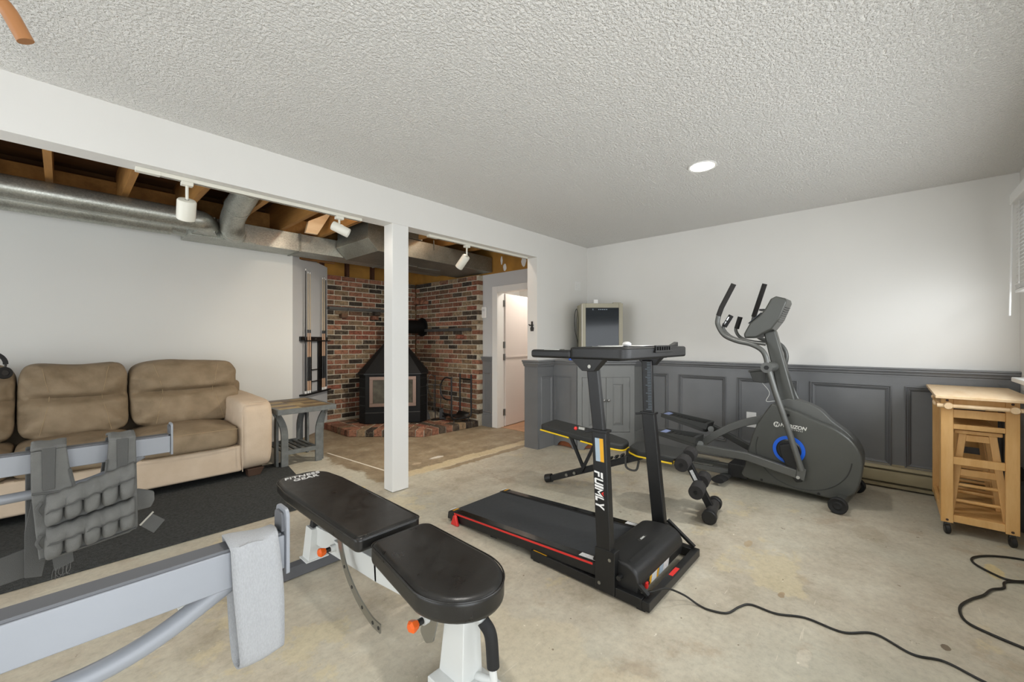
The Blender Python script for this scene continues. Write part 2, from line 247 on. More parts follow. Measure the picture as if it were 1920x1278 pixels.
# ---------------------------------------------------------------- mesh helpers
def V3(*a): return Vector(a)
class MB:
    def __init__(s): s.v = []; s.f = []
    def add(s, vs, fs):
        o = len(s.v); s.v += [Vector(p) for p in vs]; s.f += [tuple(i+o for i in f) for f in fs]; return s
    def box(s, x0, x1, y0, y1, z0, z1):
        return s.add([(x0,y0,z0),(x1,y0,z0),(x1,y1,z0),(x0,y1,z0),(x0,y0,z1),(x1,y0,z1),(x1,y1,z1),(x0,y1,z1)],
                     [(0,3,2,1),(4,5,6,7),(0,1,5,4),(1,2,6,5),(2,3,7,6),(3,0,4,7)])
    def hull8(s, bot, top):
        return s.add(list(bot)+list(top), [(0,3,2,1),(4,5,6,7),(0,1,5,4),(1,2,6,5),(2,3,7,6),(3,0,4,7)])
    def sweep(s, pts, prof, up=(0,0,1), closed=False, scales=None):
        # sweep a 2D profile [(a,b)] along pts; a = side, b = up
        pts = [Vector(p) for p in pts]; n = len(pts); k = len(prof); up = Vector(up); rings = []
        prev = None
        for i, p in enumerate(pts):
            if closed: t = (pts[(i+1) % n]-pts[i-1]).normalized()
            elif i == 0: t = (pts[1]-p).normalized()
            elif i == n-1: t = (p-pts[i-1]).normalized()
            else: t = ((pts[i+1]-p).normalized()+(p-pts[i-1]).normalized()).normalized()
            if prev is None:
                a = t.cross(up)
                if a.length < 1e-4: a = t.cross(Vector((1, 0, 0)))
                a.normalize()
            else:
                a = prev - t*prev.dot(t); a.normalize()
            b = a.cross(t).normalized(); prev = a
            # mitre stretch
            ms = 1.0
            sc = scales[i] if scales else 1.0
            rings.append([p + a*(q[0]*sc*ms) + b*(q[1]*sc) for q in prof])
        o = len(s.v); s.v += [q for r in rings for q in r]
        m = n if closed else n-1
        for i in range(m):
            for j in range(k):
                i2 = (i+1) % n; j2 = (j+1) % k
                s.f.append((o+i*k+j, o+i*k+j2, o+i2*k+j2, o+i2*k+j))
        if not closed:
            s.f.append(tuple(o+j for j in reversed(range(k)))); s.f.append(tuple(o+(n-1)*k+j for j in range(k)))
        return s
    def tube(s, pts, r, n=12, closed=False, scales=None):
        return s.sweep(pts, [(r*math.cos(2*math.pi*j/n), r*math.sin(2*math.pi*j/n)) for j in range(n)], closed=closed, scales=scales)
    def bar(s, p, q, w, h, up=(0,0,1)):
        return s.sweep([p, q], [(-w/2,-h/2),(w/2,-h/2),(w/2,h/2),(-w/2,h/2)], up)
    def rbar(s, pts, w, h, up=(0,0,1)):
        return s.sweep(pts, [(-w/2,-h/2),(w/2,-h/2),(w/2,h/2),(-w/2,h/2)], up)
    def prism(s, poly, o, u, v, d):
        # polygon (a,b) -> o + u*a + v*b, extruded by vector d
        o, u, v, d = Vector(o), Vector(u), Vector(v), Vector(d); n = len(poly)
        b = [o+u*p[0]+v*p[1] for p in poly]; t = [p+d for p in b]
        fs = [tuple(range(n-1, -1, -1)), tuple(range(n, 2*n))] + [(i, (i+1) % n, n+(i+1) % n, n+i) for i in range(n)]
        return s.add(b+t, fs)
    def cyl(s, p, q, r, n=20, r2=None):
        return s.sweep([p, q], [(r*math.cos(2*math.pi*j/n), r*math.sin(2*math.pi*j/n)) for j in range(n)], scales=[1.0, (r2/r if r2 is not None else 1.0)])
    def lathe(s, prof, o, axis=(0,0,1), n=24):
        o = Vector(o); ax = Vector(axis).normalized(); a = ax.orthogonal().normalized(); b = ax.cross(a); k = len(prof); base = len(s.v)
        for j in range(n):
            c, d = math.cos(2*math.pi*j/n), math.sin(2*math.pi*j/n)
            for r, h in prof: s.v.append(o+ax*h+(a*c+b*d)*r)
        for j in range(n):
            j2 = (j+1) % n
            for i in range(k-1): s.f.append((base+j*k+i, base+j2*k+i, base+j2*k+i+1, base+j*k+i+1))
        s.f.append(tuple(base+j*k for j in range(n))[::-1]); s.f.append(tuple(base+j*k+k-1 for j in range(n)))
        return s
    def ball(s, c, r, sc=(1,1,1), nu=14, nv=8):
        c = Vector(c); base = len(s.v)
        for i in range(nv+1):
            th = math.pi*i/nv
            for j in range(nu):
                ph = 2*math.pi*j/nu
                s.v.append(c+Vector((r*sc[0]*math.sin(th)*math.cos(ph), r*sc[1]*math.sin(th)*math.sin(ph), r*sc[2]*math.cos(th))))
        for i in range(nv):
            for j in range(nu):
                s.f.append((base+i*nu+j, base+(i+1)*nu+j, base+(i+1)*nu+(j+1) % nu, base+i*nu+(j+1) % nu))
        return s
    def grid(s, fn, nu, nv, th=None):
        base = len(s.v)
        for i in range(nv+1):
            for j in range(nu+1): s.v.append(Vector(fn(j/nu, i/nv)))
        for i in range(nv):
            for j in range(nu):
                a = base+i*(nu+1)+j; s.f.append((a, a+1, a+nu+2, a+nu+1))
        return s
    def puff(s, x0, x1, y0, y1, z0, z1, p=5.0, n=12, fn=None):
        # soft rounded box; fn(c, pos) can displace
        idx = {}; cx, cy, cz = (x0+x1)/2, (y0+y1)/2, (z0+z1)/2; hx, hy, hz = (x1-x0)/2, (y1-y0)/2, (z1-z0)/2; base = len(s.v)
        def vid(i, j, k):
            key = (i, j, k)
            if key in idx: return idx[key]
            c = Vector((2*i/n-1, 2*j/n-1, 2*k/n-1)); mx = max(abs(a) for a in c)
            nrm = (abs(c.x)**p+abs(c.y)**p+abs(c.z)**p)**(1/p); c2 = c*(mx/nrm)
            q = Vector((cx+c2.x*hx, cy+c2.y*hy, cz+c2.z*hz))
            if fn: q = fn(c, q)
            s.v.append(q); idx[key] = len(s.v)-1; return idx[key]
        for a in range(n):
            for b in range(n):
                s.f.append((vid(a,b,0), vid(a,b+1,0), vid(a+1,b+1,0), vid(a+1,b,0)))
                s.f.append((vid(a,b,n), vid(a+1,b,n), vid(a+1,b+1,n), vid(a,b+1,n)))
                s.f.append((vid(a,0,b), vid(a+1,0,b), vid(a+1,0,b+1), vid(a,0,b+1)))
                s.f.append((vid(a,n,b), vid(a,n,b+1), vid(a+1,n,b+1), vid(a+1,n,b)))
                s.f.append((vid(0,a,b), vid(0,a,b+1), vid(0,a+1,b+1), vid(0,a+1,b)))
                s.f.append((vid(n,a,b), vid(n,a+1,b), vid(n,a+1,b+1), vid(n,a,b+1)))
        return s
    def build(s, name, mt, parent=None, bevel=0.0, seg=2, ang=35, local=False, flat=False, sub=0, solid=0.0, kind=None):
        me = bpy.data.meshes.new(name)
        W = Matrix.Identity(4) if (parent is None or local) else WM[parent.name].inverted()
        me.from_pydata([W @ p for p in s.v], [], s.f); me.update()
        bm = bmesh.new(); bm.from_mesh(me)
        if not getattr(s, 'open', False): bmesh.ops.recalc_face_normals(bm, faces=bm.faces)
        bm.to_mesh(me); bm.free()
        me.materials.append(M[mt] if isinstance(mt, str) else mt)
        if not flat:
            me.shade_smooth(); me.set_sharp_from_angle(angle=R(ang))
        o = bpy.data.objects.new(name, me); COL.objects.link(o)
        if parent is not None:
            o.parent = parent; WM[o.name] = WM[parent.name]
        else: WM[o.name] = Matrix.Identity(4)
        if solid:
            q = o.modifiers.new('solid', 'SOLIDIFY'); q.thickness = solid; q.offset = 0
        if bevel:
            q = o.modifiers.new('bevel', 'BEVEL'); q.width = bevel; q.segments = seg; q.limit_method = 'ANGLE'; q.angle_limit = R(30); q.harden_normals = True
        if sub:
            q = o.modifiers.new('sub', 'SUBSURF'); q.levels = sub; q.render_levels = sub
        if kind: o['kind'] = kind
        return o
WM = {}
def tag(o, label, cat, group=None):
    o['label'] = label; o['category'] = cat
    if group: o['group'] = group
    return o
def thing(name, label, cat, loc=(0,0,0), rotz=0.0, group=None):
    o = bpy.data.objects.new(name, None); COL.objects.link(o); o.location = loc; o.rotation_euler = (0, 0, rotz); o.empty_display_size = 0.1
    WM[o.name] = Matrix.Translation(Vector(loc)) @ Matrix.Rotation(rotz, 4, 'Z')
    return tag(o, label, cat, group)
def struct(name, mb, mt, bevel=0.0, flat=True, label=None):
    o = mb.build(name, mt, None, bevel=bevel, flat=flat); o['kind'] = 'structure'
    if label: o['label'] = label
    return o
def sroot(name, loc=(0,0,0), label=None):
    o = bpy.data.objects.new(name, None); COL.objects.link(o); o.location = loc; o['kind'] = 'structure'
    WM[o.name] = Matrix.Translation(Vector(loc))
    if label: o['label'] = label
    return o
def dup(root, loc=None, rotz=None, label=None, group=None, delta=None):
    c = root.copy(); COL.objects.link(c)
    if loc is not None: c.location = loc
    if rotz is not None: c.rotation_euler[2] = rotz
    if label: c['label'] = label
    if group: c['group'] = group
    for ch in list(root.children):
        d = ch.copy(); COL.objects.link(d); d.parent = c
        for g in list(ch.children):
            e = g.copy(); COL.objects.link(e); e.parent = d
    return c
def piece(src, parent, loc, rotz=0.0, name=None):
    # a copy of a small piece that shares its mesh
    c = bpy.data.objects.new(name or src.name.split('.')[0], src.data); COL.objects.link(c); c.parent = parent; c.location = loc; c.rotation_euler = (0, 0, rotz)
    for md in src.modifiers:
        q = c.modifiers.new(md.name, md.type)
        if md.type == 'BEVEL': q.width = md.width; q.segments = md.segments; q.limit_method = md.limit_method; q.angle_limit = md.angle_limit; q.harden_normals = True
    return c
def roundpoly(pts, r, n=6):
    out = []; k = len(pts)
    rs = r if isinstance(r, (list, tuple)) else [r]*k
    for i in range(k):
        p = Vector(pts[i]).to_2d(); a = (Vector(pts[i-1]).to_2d()-p); b = (Vector(pts[(i+1) % k]).to_2d()-p)
        rr = rs[i]
        if rr <= 0: out.append(tuple(p)); continue
        an = a.angle(b)/2; t = min(rr/math.tan(an), a.length*0.499, b.length*0.499); rr = t*math.tan(an)
        p1 = p+a.normalized()*t; p2 = p+b.normalized()*t
        c = p+(a.normalized()+b.normalized()).normalized()*(rr/math.sin(an))
        a0 = math.atan2(p1.y-c.y, p1.x-c.x); a1 = math.atan2(p2.y-c.y, p2.x-c.x); d = (a1-a0+math.pi) % (2*math.pi)-math.pi
        for j in range(n+1):
            th = a0+d*j/n; out.append((c.x+rr*math.cos(th), c.y+rr*math.sin(th)))
    return out
def bez(p, n=10):
    # Catmull-Rom smoothing of a polyline
    p = [Vector(q) for q in p]; out = []
    for i in range(len(p)-1):
        a = p[i-1] if i > 0 else p[i]*2-p[i+1]; b, c = p[i], p[i+1]; d = p[i+2] if i+2 < len(p) else c*2-b
        for j in range(n):
            t = j/n; out.append(0.5*((2*b)+(c-a)*t+(2*a-5*b+4*c-d)*t*t+(-a+3*b-3*c+d)*t**3))
    out.append(p[-1]); return out
def fillet(pts, r, n=6):
    pts = [Vector(p) for p in pts]; out = [pts[0]]
    for i in range(1, len(pts)-1):
        a, p, b = pts[i-1], pts[i], pts[i+1]; u = (a-p); w = (b-p); t = min(r, u.length*.49, w.length*.49)
        p1 = p+u.normalized()*t; p2 = p+w.normalized()*t
        for j in range(n+1):
            k = j/n; out.append(p1*(1-k)**2+p*2*k*(1-k)+p2*k*k)
    out.append(pts[-1]); return out
def text(string, name, mt, parent, o, u, v, size, depth=0.0012, shear=0.0, spacing=1.0, align='CENTER', bold=0.0):
    cu = bpy.data.curves.new('t', 'FONT'); cu.body = string; cu.size = size; cu.shear = shear; cu.space_character = spacing; cu.align_x = align; cu.align_y = 'CENTER'; cu.extrude = depth/2; cu.offset = bold
    ob = bpy.data.objects.new('t', cu); COL.objects.link(ob); bpy.context.view_layer.update()
    me = bpy.data.meshes.new_from_object(ob.evaluated_get(bpy.context.evaluated_depsgraph_get())); bpy.data.objects.remove(ob, do_unlink=True); bpy.data.curves.remove(cu)
    o, u, v = Vector(o), Vector(u).normalized(), Vector(v).normalized(); w = u.cross(v)
    W = WM[parent.name].inverted() @ Matrix(((u.x, v.x, w.x, o.x), (u.y, v.y, w.y, o.y), (u.z, v.z, w.z, o.z), (0, 0, 0, 1)))
    me.transform(W); me.materials.clear(); me.materials.append(M[mt]); me.name = name
    q = bpy.data.objects.new(name, me); COL.objects.link(q); q.parent = parent; WM[q.name] = WM[parent.name]
    return q

# ---------------------------------------------------------------- the room
XW = 4.606; YB0 = 2.897; YB1 = 3.037; ZC = 2.40; ZB = 2.132; YW = -0.68; XL = -2.6; YF = 5.22; XD = 4.065; ZJ = 2.72
struct('floor', MB().box(XL-.1, 6.3, YW-.1, 6.4, -0.12, 0), 'floor', label='bare concrete floor with stains and old adhesive')
struct('ceiling', MB().box(XL, XW+.1, YW-.05, YB0+.05, ZC, ZC+.1), 'popcorn', label='white textured ceiling of the front room')
# partition: beam and wall stub with the cased opening
struct('wall_beam', MB().box(XL, XW+.1, YB0, YB1, ZB, ZJ+.1).box(3.576, XW+.1, YB0, YB1, 0, ZB), 'wall', label='white beam and wall end framing the opening')
# back wall with wainscot
struct('wall_back', MB().box(XW, XW+.12, YW-.1, YB1, 0, ZC+.1), 'wall', label='white wall above the grey wainscot')
# far walls
struct('wall_far', MB().box(XL, 1.85, YF, YF+.1, 0, ZC), 'wall_dim', label='white wall behind the sofa')
def angled_wall():
    n = Vector((WD_[1], -WD_[0], 0)); a = Vector((1.85, 5.22, 0)); b = Vector((2.51, 5.80, 0)); back = -n*0.1
    return MB().prism([(0, 0), (.879, 0), (.879, 2.225), (0.47, 2.25), (0, 2.275)], a, Vector((WD_[0], WD_[1], 0)), (0, 0, 1), back)
WD_ = (0.7511, 0.6601); WN_ = (0.6601, -0.7511)
struct('wall_angled', angled_wall(), 'greywall', label='pale grey angled wall holding the cue rack')
# door wall with opening y 3.20..4.00
struct('wall_right', MB().box(XD, XD+.12, 4.0, 6.0, 0, 2.135).box(XD, XD+.12, YB1, 3.20, 0, 2.135).box(XD, XD+.12, 3.20, 4.0, 1.885, 2.135), 'greywall', label='pale grey wall with the door')
w = MB(); w.box(XD+.005, XD+.11, YB1, 6.0, 2.135, ZJ); tb = struct('wall_upper', w, 'kraft', label='bare tan board above the door wall')
for i, (yy, zz, ry, rz) in enumerate([(3.86, 2.20, .03, .05), (3.92, 2.30, .018, .06), (3.52, 2.24, .04, .075)]):
    p = MB().prism([(ry*math.cos(t*.5236)*(1+.15*math.sin(t*2.1+i)), rz*math.sin(t*.5236)) for t in range(12)], (XD+.0035, yy, zz), (0, 1, 0), (0, 0, 1), (.003, 0, 0))
    p.build('plaster_patch', 'trimw', tb)
# surfaces behind the brick, plywood band above it
struct('wall_fireplace', MB().box(2.30, XD+.1, 5.895, 6.0, 0, ZJ), 'kraft', label='tan board band above the brick')
wf = bpy.data.objects['wall_fireplace']
for xx in (2.44, 2.80, 3.20, 3.62): MB().box(xx, xx+.045, 5.83, 5.895, 2.13, 2.6).build('stud', 'studd', wf)
# window wall with two openings
def wall_with_holes(x0, x1, z1, holes):
    m = MB(); xs = x0
    for (a, b, c, d) in holes:
        m.box(xs, a, YW-.12, YW, 0, z1); m.box(a, b, YW-.12, YW, 0, c); m.box(a, b, YW-.12, YW, d, z1); xs = b
    m.box(xs, x1, YW-.12, YW, 0, z1); return m
struct('wall_window', wall_with_holes(XL-.1, XW+.12, ZC+.1, [(-1.25, 0.65, .04, 2.12), (1.1, 4.22, .96, 2.12)]), 'wall', label='white wall with the windows')
# left end wall (behind the photographer's left); its unseen glazed doors are added for light
lw = MB(); lw.box(XL-.12, XL, YW-.1, .85, 0, ZJ); lw.box(XL-.12, XL, .85, 3.75, 2.15, ZJ); lw.box(XL-.12, XL, 3.75, 3.95, 0, ZJ); lw.box(XL-.12, XL, 3.95, 5.0, 2.15, ZJ); lw.box(XL-.12, XL, 5.0, YF+.1, 0, ZJ)
struct('wall_left', lw, 'wall', label='white end wall with openings for the added glazed doors')
def glazed(name, y0, y1, n):
    r = sroot(name, (XL-.06, (y0+y1)/2, 0), 'white framed glazed door, unseen, added to let in light'); wth = (y1-y0)/n
    for i in range(n):
        a, b = y0+i*wth, y0+(i+1)*wth; f = MB()
        f.box(XL-.09, XL-.03, a, a+.07, 0.02, 2.15).box(XL-.09, XL-.03, b-.07, b, 0.02, 2.15).box(XL-.09, XL-.03, a+.07, b-.07, 0.02, .12).box(XL-.09, XL-.03, a+.07, b-.07, 2.06, 2.15)
        f.build('sash', 'trimw', r, bevel=.004); MB().box(XL-.062, XL-.058, a+.07, b-.07, .12, 2.06).build('pane', 'glass', r)
glazed('door_2_added', .85, 3.75, 3); glazed('door_3_added', 3.95, 5.0, 1)  # unseen doors added as openings for the left-hand daylight
def window(name, x0, x1, z0, z1, label):
    r = sroot(name, ((x0+x1)/2, YW-.06, z0), label); f = MB()
    f.box(x0, x1, YW-.11, YW-.02, z0, z0+.05).box(x0, x1, YW-.11, YW-.02, z1-.05, z1).box(x0, x0+.05, YW-.11, YW-.02, z0+.05, z1-.05).box(x1-.05, x1, YW-.11, YW-.02, z0+.05, z1-.05)
    f.build('frame', 'trimw', r, bevel=.004)
    xm = (x0+x1)/2; MB().box(xm-.025, xm+.025, YW-.10, YW-.03, z0+.05, z1-.05).build('mullion', 'trimw', r, bevel=.003)
    for a, b in ((x0+.05, xm-.025), (xm+.025, x1-.05)): MB().box(a, b, YW-.072, YW-.066, z0+.05, z1-.05).build('pane', 'glass', r)
    c = MB()
    MB().box(x0-.06, x1+.06, YW-.02, YW+.085, z0-.03, z0).build('sill', 'trimw', r, bevel=.006)
    return r
window('window_1', 1.1, 4.22, .96, 2.12, 'white framed window at the right edge beside the wooden cart')  # right end is visible; the unseen rest was widened for more light
window('window_2_added', -1.25, .65, .04, 2.12, 'white framed full height window added unseen behind the photographer')  # added out of view, full height so light reaches the sofa base
# blind on window_1
bl = thing('window_blind', 'white slatted blind half raised over the right edge window', 'blind', (2.7, YW+.04, 2.16))
MB().box(1.02, 4.335, YW+.004, YW+.085, 2.115, 2.185).build('valance', 'white', bl, bevel=.005)
sl = None
for i in range(21):
    z = 2.09-i*.0245
    s_ = MB().hull8([(1.07, YW+.022, z+.013), (4.30, YW+.022, z+.013), (4.30, YW+.060, z-.013), (1.07, YW+.060, z-.013)], [(1.07, YW+.023, z+.0155), (4.30, YW+.023, z+.0155), (4.30, YW+.061, z-.0105), (1.07, YW+.061, z-.0105)])
    s_.build('slat', 'white', bl, flat=True)
for i in range(5): MB().box(1.07, 4.30, YW+.02, YW+.064, 1.545+i*.006, 1.549+i*.006).build('slat', 'white', bl, flat=True)
MB().box(1.07, 4.30, YW+.018, YW+.066, 1.522, 1.541).build('bottom_rail', 'white', bl, bevel=.004)
MB().cyl((4.285, YW+.078, 2.11), (4.30, YW+.088, 1.37), .0055, 8).build('wand', 'white', bl)
for xx in (1.3, 2.2, 3.2, 4.2): MB().cyl((xx, YW+.063, 2.11), (xx, YW+.063, 1.53), .0016, 6).build('ladder_cord', 'white', bl)
# room behind the door
struct('wall_hall', MB().box(5.55, 5.65, 2.6, 5.2, 0, 2.5).box(XD+.12, 5.6, 4.9, 5.0, 0, 2.5).box(XD+.12+.42, 5.6, 2.75, 2.85, 0, 2.5), 'wall', label='white wall of the next room')
struct('ceiling_hall', MB().box(XD+.12, 5.6, 3.04, 5.0, 2.3, 2.4), 'popcorn', label='ceiling of the next room')
struct('floor_hall', MB().box(XD+.06, 5.6, 2.85, 4.95, 0.0, 0.004), 'redwood', label='reddish floor beyond the door')
# open joist ceiling over the rear bay
cj = sroot('ceiling_joists', (0, 4.4, ZJ), 'open joist ceiling over the rear bay')
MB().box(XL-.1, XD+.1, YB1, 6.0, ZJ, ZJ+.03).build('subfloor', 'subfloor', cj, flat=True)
jx = [-.062+.418*i for i in range(-5, 10)]
for xx in jx: MB().box(xx-.02, xx+.02, YB1, 5.9, ZC, ZJ).build('joist', 'joist', cj, flat=True)
for a, b in zip(jx[:-1], jx[1:]): MB().box(a+.02, b-.02, 5.17, 5.21, ZC, ZC+.235).build('blocking', 'joist', cj, flat=True)
MB().bar((1.72, 3.6, 2.70), (1.98, 3.6, 2.42), .09, .02, (0, 1, 0)).build('bridging', 'joist', cj)
MB().prism([((1.783, 4.6, 2.48))[::2], ((1.975, 4.6, 2.597))[::2], ((2.011, 4.6, 2.591))[::2], ((1.877, 4.6, 2.355))[::2], ((1.755, 4.6, 2.354))[::2]], (0, 4.58, 0), (1, 0, 0), (0, 0, 1), (0, .04, 0)).build('bridging', 'carttop', cj)  # lit board; its brightness is put in by the paler pine colour
struct('trim_joist_end', MB().box(XL-.1, 2.4, YF+.1, YF+.14, 2.2, ZJ), 'subfloor')
# wooden post
po = MB().box(1.766, 1.913, YB0, YB1-.014, 0.004, ZB); tag(po.build('support_post', 'trimw', None, bevel=.003), 'white boxed wooden post under the beam', 'post')
# ------------------------------------------------ wainscot on the back wall
wn = sroot('trim_1', (XW, .8, 0), 'charcoal grey panelled wainscot with chair rail'); xf = XW-.026
MB().box(xf+.018, XW-.001, YW+.001, 2.12, .012, .93).build('backing', 'wains', wn)
prof = [(0, .995), (-.062, .995), (-.062, .984), (-.054, .978), (-.054, .966), (-.046, .960), (-.040, .950), (-.040, .942), (-.030, .934), (-.030, .922), (0, .922)]
MB().prism(prof, (XW-.001, YW+.001, -.012), (1, 0, 0), (0, 0, 1), (0, 2.80, 0)).build('chair_rail', 'wains', wn)
MB().box(xf, xf+.018, YW+.001, 2.12, .825, .915).build('top_rail', 'wains', wn)
MB().box(xf, xf+.018, YW+.001, 2.12, .012, .19).build('bottom_rail', 'wains', wn)
pan = [(-.62, -.098), (.003, .524), (.711-.09, 1.121), (1.244, 1.702), (1.83, 2.12)]
pan = [(-.60, -.098), (.003, .524), (.64, 1.121), (1.244, 1.702), (1.84, 2.10)]
edges = [YW+.001] + [e for p in pan for e in p] + [2.12]
for a, b in zip(edges[0::2], edges[1::2]):
    if b-a > .012: MB().box(xf, xf+.018, a, b, .19, .825).build('stile', 'wains', wn)
def frame_mould(x, y0, y1, z0, z1, prof_):
    # mitred picture-frame moulding, profile (inset, height towards the room)
    m = MB(); k = len(prof_); cs = [(y0, z0, 1, 1), (y1, z0, -1, 1), (y1, z1, -1, -1), (y0, z1, 1, -1)]
    for (y, z, sy, sz) in cs:
        for (i, h) in prof_: m.v.append(Vector((x-h, y+sy*i, z+sz*i)))
    for c in range(4):
        for j in range(k-1): m.f.append((c*k+j, ((c+1) % 4)*k+j, ((c+1) % 4)*k+j+1, c*k+j+1))
    return m
for (a, b) in pan:
    frame_mould(xf+.018, a-.012, b+.012, .178, .837, [(0, .014), (0, .028), (.006, .032), (.012, .026), (.012, .020), (.020, .024), (.024, .016), (.03, .014), (.036, .006), (.042, .003), (.042, -.004)]).build('panel_moulding', 'wains', wn, ang=20)
    MB().box(xf+.012, xf+.019, a+.03, b-.03, .22, .795).build('panel', 'wains', wn)
# ------------------------------------------------ baseboard heater
h = thing('baseboard_heater', 'long tan baseboard heater under the grey wainscot', 'heater', (4.56, -.1, 0))
MB().box(4.575, 4.604, YW+.01, .50, .015, .195).build('back_plate', 'heater', h)
MB().prism([(4.604-4.5, .19), (.045, .182), (.030, .166), (.030, .160), (.05, .168), (.104, .172)], (4.5, YW+.01, 0), (1, 0, 0), (0, 0, 1), (0, 1.17, 0)).build('top_cover', 'heater', h)
MB().prism([(.034, .142), (.040, .146), (.040, .062), (.030, .058), (.026, .064), (.026, .138)], (4.5, YW+.01, 0), (1, 0, 0), (0, 0, 1), (0, 1.17, 0)).build('front_panel', 'heater', h)
MB().prism([(.03, .038), (.104, .048), (.104, .015), (.04, .015)], (4.5, YW+.01, 0), (1, 0, 0), (0, 0, 1), (0, 1.17, 0)).build('bottom_lip', 'heater', h)
MB().box(4.545, 4.574, YW+.02, .49, .07, .13).build('fins', 'irong', h)
for yy in (YW+.004, .49): MB().box(4.522, 4.604, yy, yy+.012, .012, .192).build('end_cap', 'heater', h)
# ------------------------------------------------ recessed lights
def can(x, y, label):
    t = thing('recessed_light', label, 'ceiling light', (x, y, ZC), 0, 'recessed ceiling lights')
    MB().lathe([(.076, -.001), (.092, -.001), (.092, -.006), (.088, -.009), (.078, -.006)], (x, y, ZC), n=32).build('trim_ring', 'trimw', t)
    MB().lathe([(.0, -.002), (.077, -.002), (.077, -.006), (.0, -.008)], (x, y, ZC), n=32).build('lens', 'lens', t)
    d = bpy.data.lights.new('recessed_lamp', 'SPOT'); d.energy = 60; d.color = (1, .96, .91); d.spot_size = R(140); d.spot_blend = .9; d.shadow_soft_size = .065
    l = bpy.data.objects.new('recessed_lamp', d); COL.objects.link(l); l.parent = t; l.location = (0, 0, -.012)
can(2.97, .95, 'lit round recessed ceiling light above the exercise machines')
can(0.75, .95, 'added unseen recessed ceiling light above the photographer')  # this and the next are unseen, added for more room light
can(-1.45, .95, 'added unseen recessed ceiling light at the left end of the room')

# ---------------------------------------------------------------- door
d1 = sroot('door_1', (XD, 3.6, 0), 'open pale pink door in a white casing')
cs = MB()
for (y0, y1, z0, z1) in ((3.985, 4.085, 0.0, 1.955), (3.115, 3.215, 0.0, 1.955), (3.215, 3.985, 1.87, 1.955)): cs.box(XD-.018, XD, y0, y1, z0, z1)
cs.build('casing', 'trimw', d1, bevel=.004)
bd = MB()
for (y0, y1, z0, z1) in ((3.985, 3.998, 0.0, 1.885), (3.202, 3.215, 0.0, 1.885), (3.215, 3.985, 1.87, 1.885)): bd.box(XD, XD+.12, y0, y1, z0, z1)
bd.build('jamb', 'trimw', d1)
la = R(8); lu = Vector((math.cos(la), math.sin(la), 0)); lv = Vector((-math.sin(la), math.cos(la), 0)); lo = Vector((XD+.135, 3.968, .012))
leaf = MB().prism([(0, 0), (.74, 0), (.74, 1.85), (0, 1.85)], lo, lu, (0, 0, 1), lv*.035).build('leaf', 'pink', d1, bevel=.002)
MB().prism([(.0, .955), (.74, .955), (.74, .975), (0, .975)], lo-lv*.014, lu, (0, 0, 1), lv*.014).build('ledge', 'pink', leaf)
for z in (.16, .93, 1.10, 1.68): MB().cyl((XD+.127, 3.972, z), (XD+.127, 3.972, z+.09), .008, 10).box(XD+.10, XD+.135, 3.979, 3.984, z, z+.09).build('hinge', 'hinge', d1)
MB().cyl(lo+lu*.68+Vector((0, 0, .98))-lv*.001, lo+lu*.68+Vector((0, 0, .98))-lv*.05, .024, 16).build('knob', 'hinge', leaf)
# wainscot piece beside the door and brick
t3 = sroot('trim_3', (XD, 4.19, 0), 'dark grey wainscot strip between the brick and the door')
MB().box(XD-.022, XD, 4.09, 4.27, 0, .92).build('board', 'wains', t3)
MB().prism([(0, .99), (-.05, .99), (-.05, .975), (-.036, .955), (-.026, .92), (0, .92)], (XD, 4.088, -.01), (1, 0, 0), (0, 0, 1), (0, .19, 0)).build('cap', 'wains', t3)
frame_mould(XD-.022, 4.105, 4.255, .20, .76, [(0, 0), (.004, .008), (.012, .006), (.018, -.002)]).build('panel_moulding', 'wains', t3)
MB().box(XD-.034, XD-.022, 4.09, 4.27, 0, .16).build('base', 'wains', t3)
# wainscot round the wall end
t2 = sroot('trim_2', (3.6, 2.95, 0), 'charcoal wainscot wrapping the wall end beside the corner cabinet')
MB().box(3.552, 3.576, YB0-.026, YB1+.024, 0, .93).build('end_board', 'wains', t2)
MB().box(3.576, 3.85, YB0-.026, YB0, 0, .93).build('front_board', 'wains', t2)
MB().box(3.576, 3.85, YB0-.036, YB0-.026, 0, .16).build('base', 'wains', t2, bevel=.003)
m_ = frame_mould(0, 0, .20, .22, .80, [(0, 0), (.004, .010), (.014, .008), (.022, -.002)])
m_.v = [Vector((3.613+p.y, YB0-.026+p.x, p.z)) for p in m_.v]; m_.build('panel_moulding', 'wains', t2)
def cap_ring(path, z, prof_, mtname, name, parent):
    MB().sweep(path, prof_).build(name, mtname, parent)
capL = [(0, .045), (.055, .045), (.055, .030), (.042, .022), (.042, .010), (.028, -.006), (.020, -.03), (0, -.03)]
def offset_prism(pts, prof_, z):
    # stack profile (out, z) around an open polyline with mitred corners, outwards = right of travel
    m = MB(); P = [Vector((a, b)) for a, b in pts]; k = len(prof_)
    for i, p in enumerate(P):
        d0 = (P[i]-P[i-1]).normalized() if i else (P[1]-P[0]).normalized(); d1_ = (P[i+1]-P[i]).normalized() if i+1 < len(P) else d0
        n0 = Vector((d0.y, -d0.x)); n1 = Vector((d1_.y, -d1_.x)); n = (n0+n1); n = n/(n.dot(n0)) if n.length > 1e-6 else n0
        for (o_, h_) in prof_: m.v.append(Vector((p.x+n.x*o_, p.y+n.y*o_, z+h_)))
    for i in range(len(P)-1):
        for j in range(k): m.f.append((i*k+j, i*k+(j+1) % k, (i+1)*k+(j+1) % k, (i+1)*k+j))
    m.f.append(tuple(range(k))); m.f.append(tuple((len(P)-1)*k+j for j in range(k))); return m
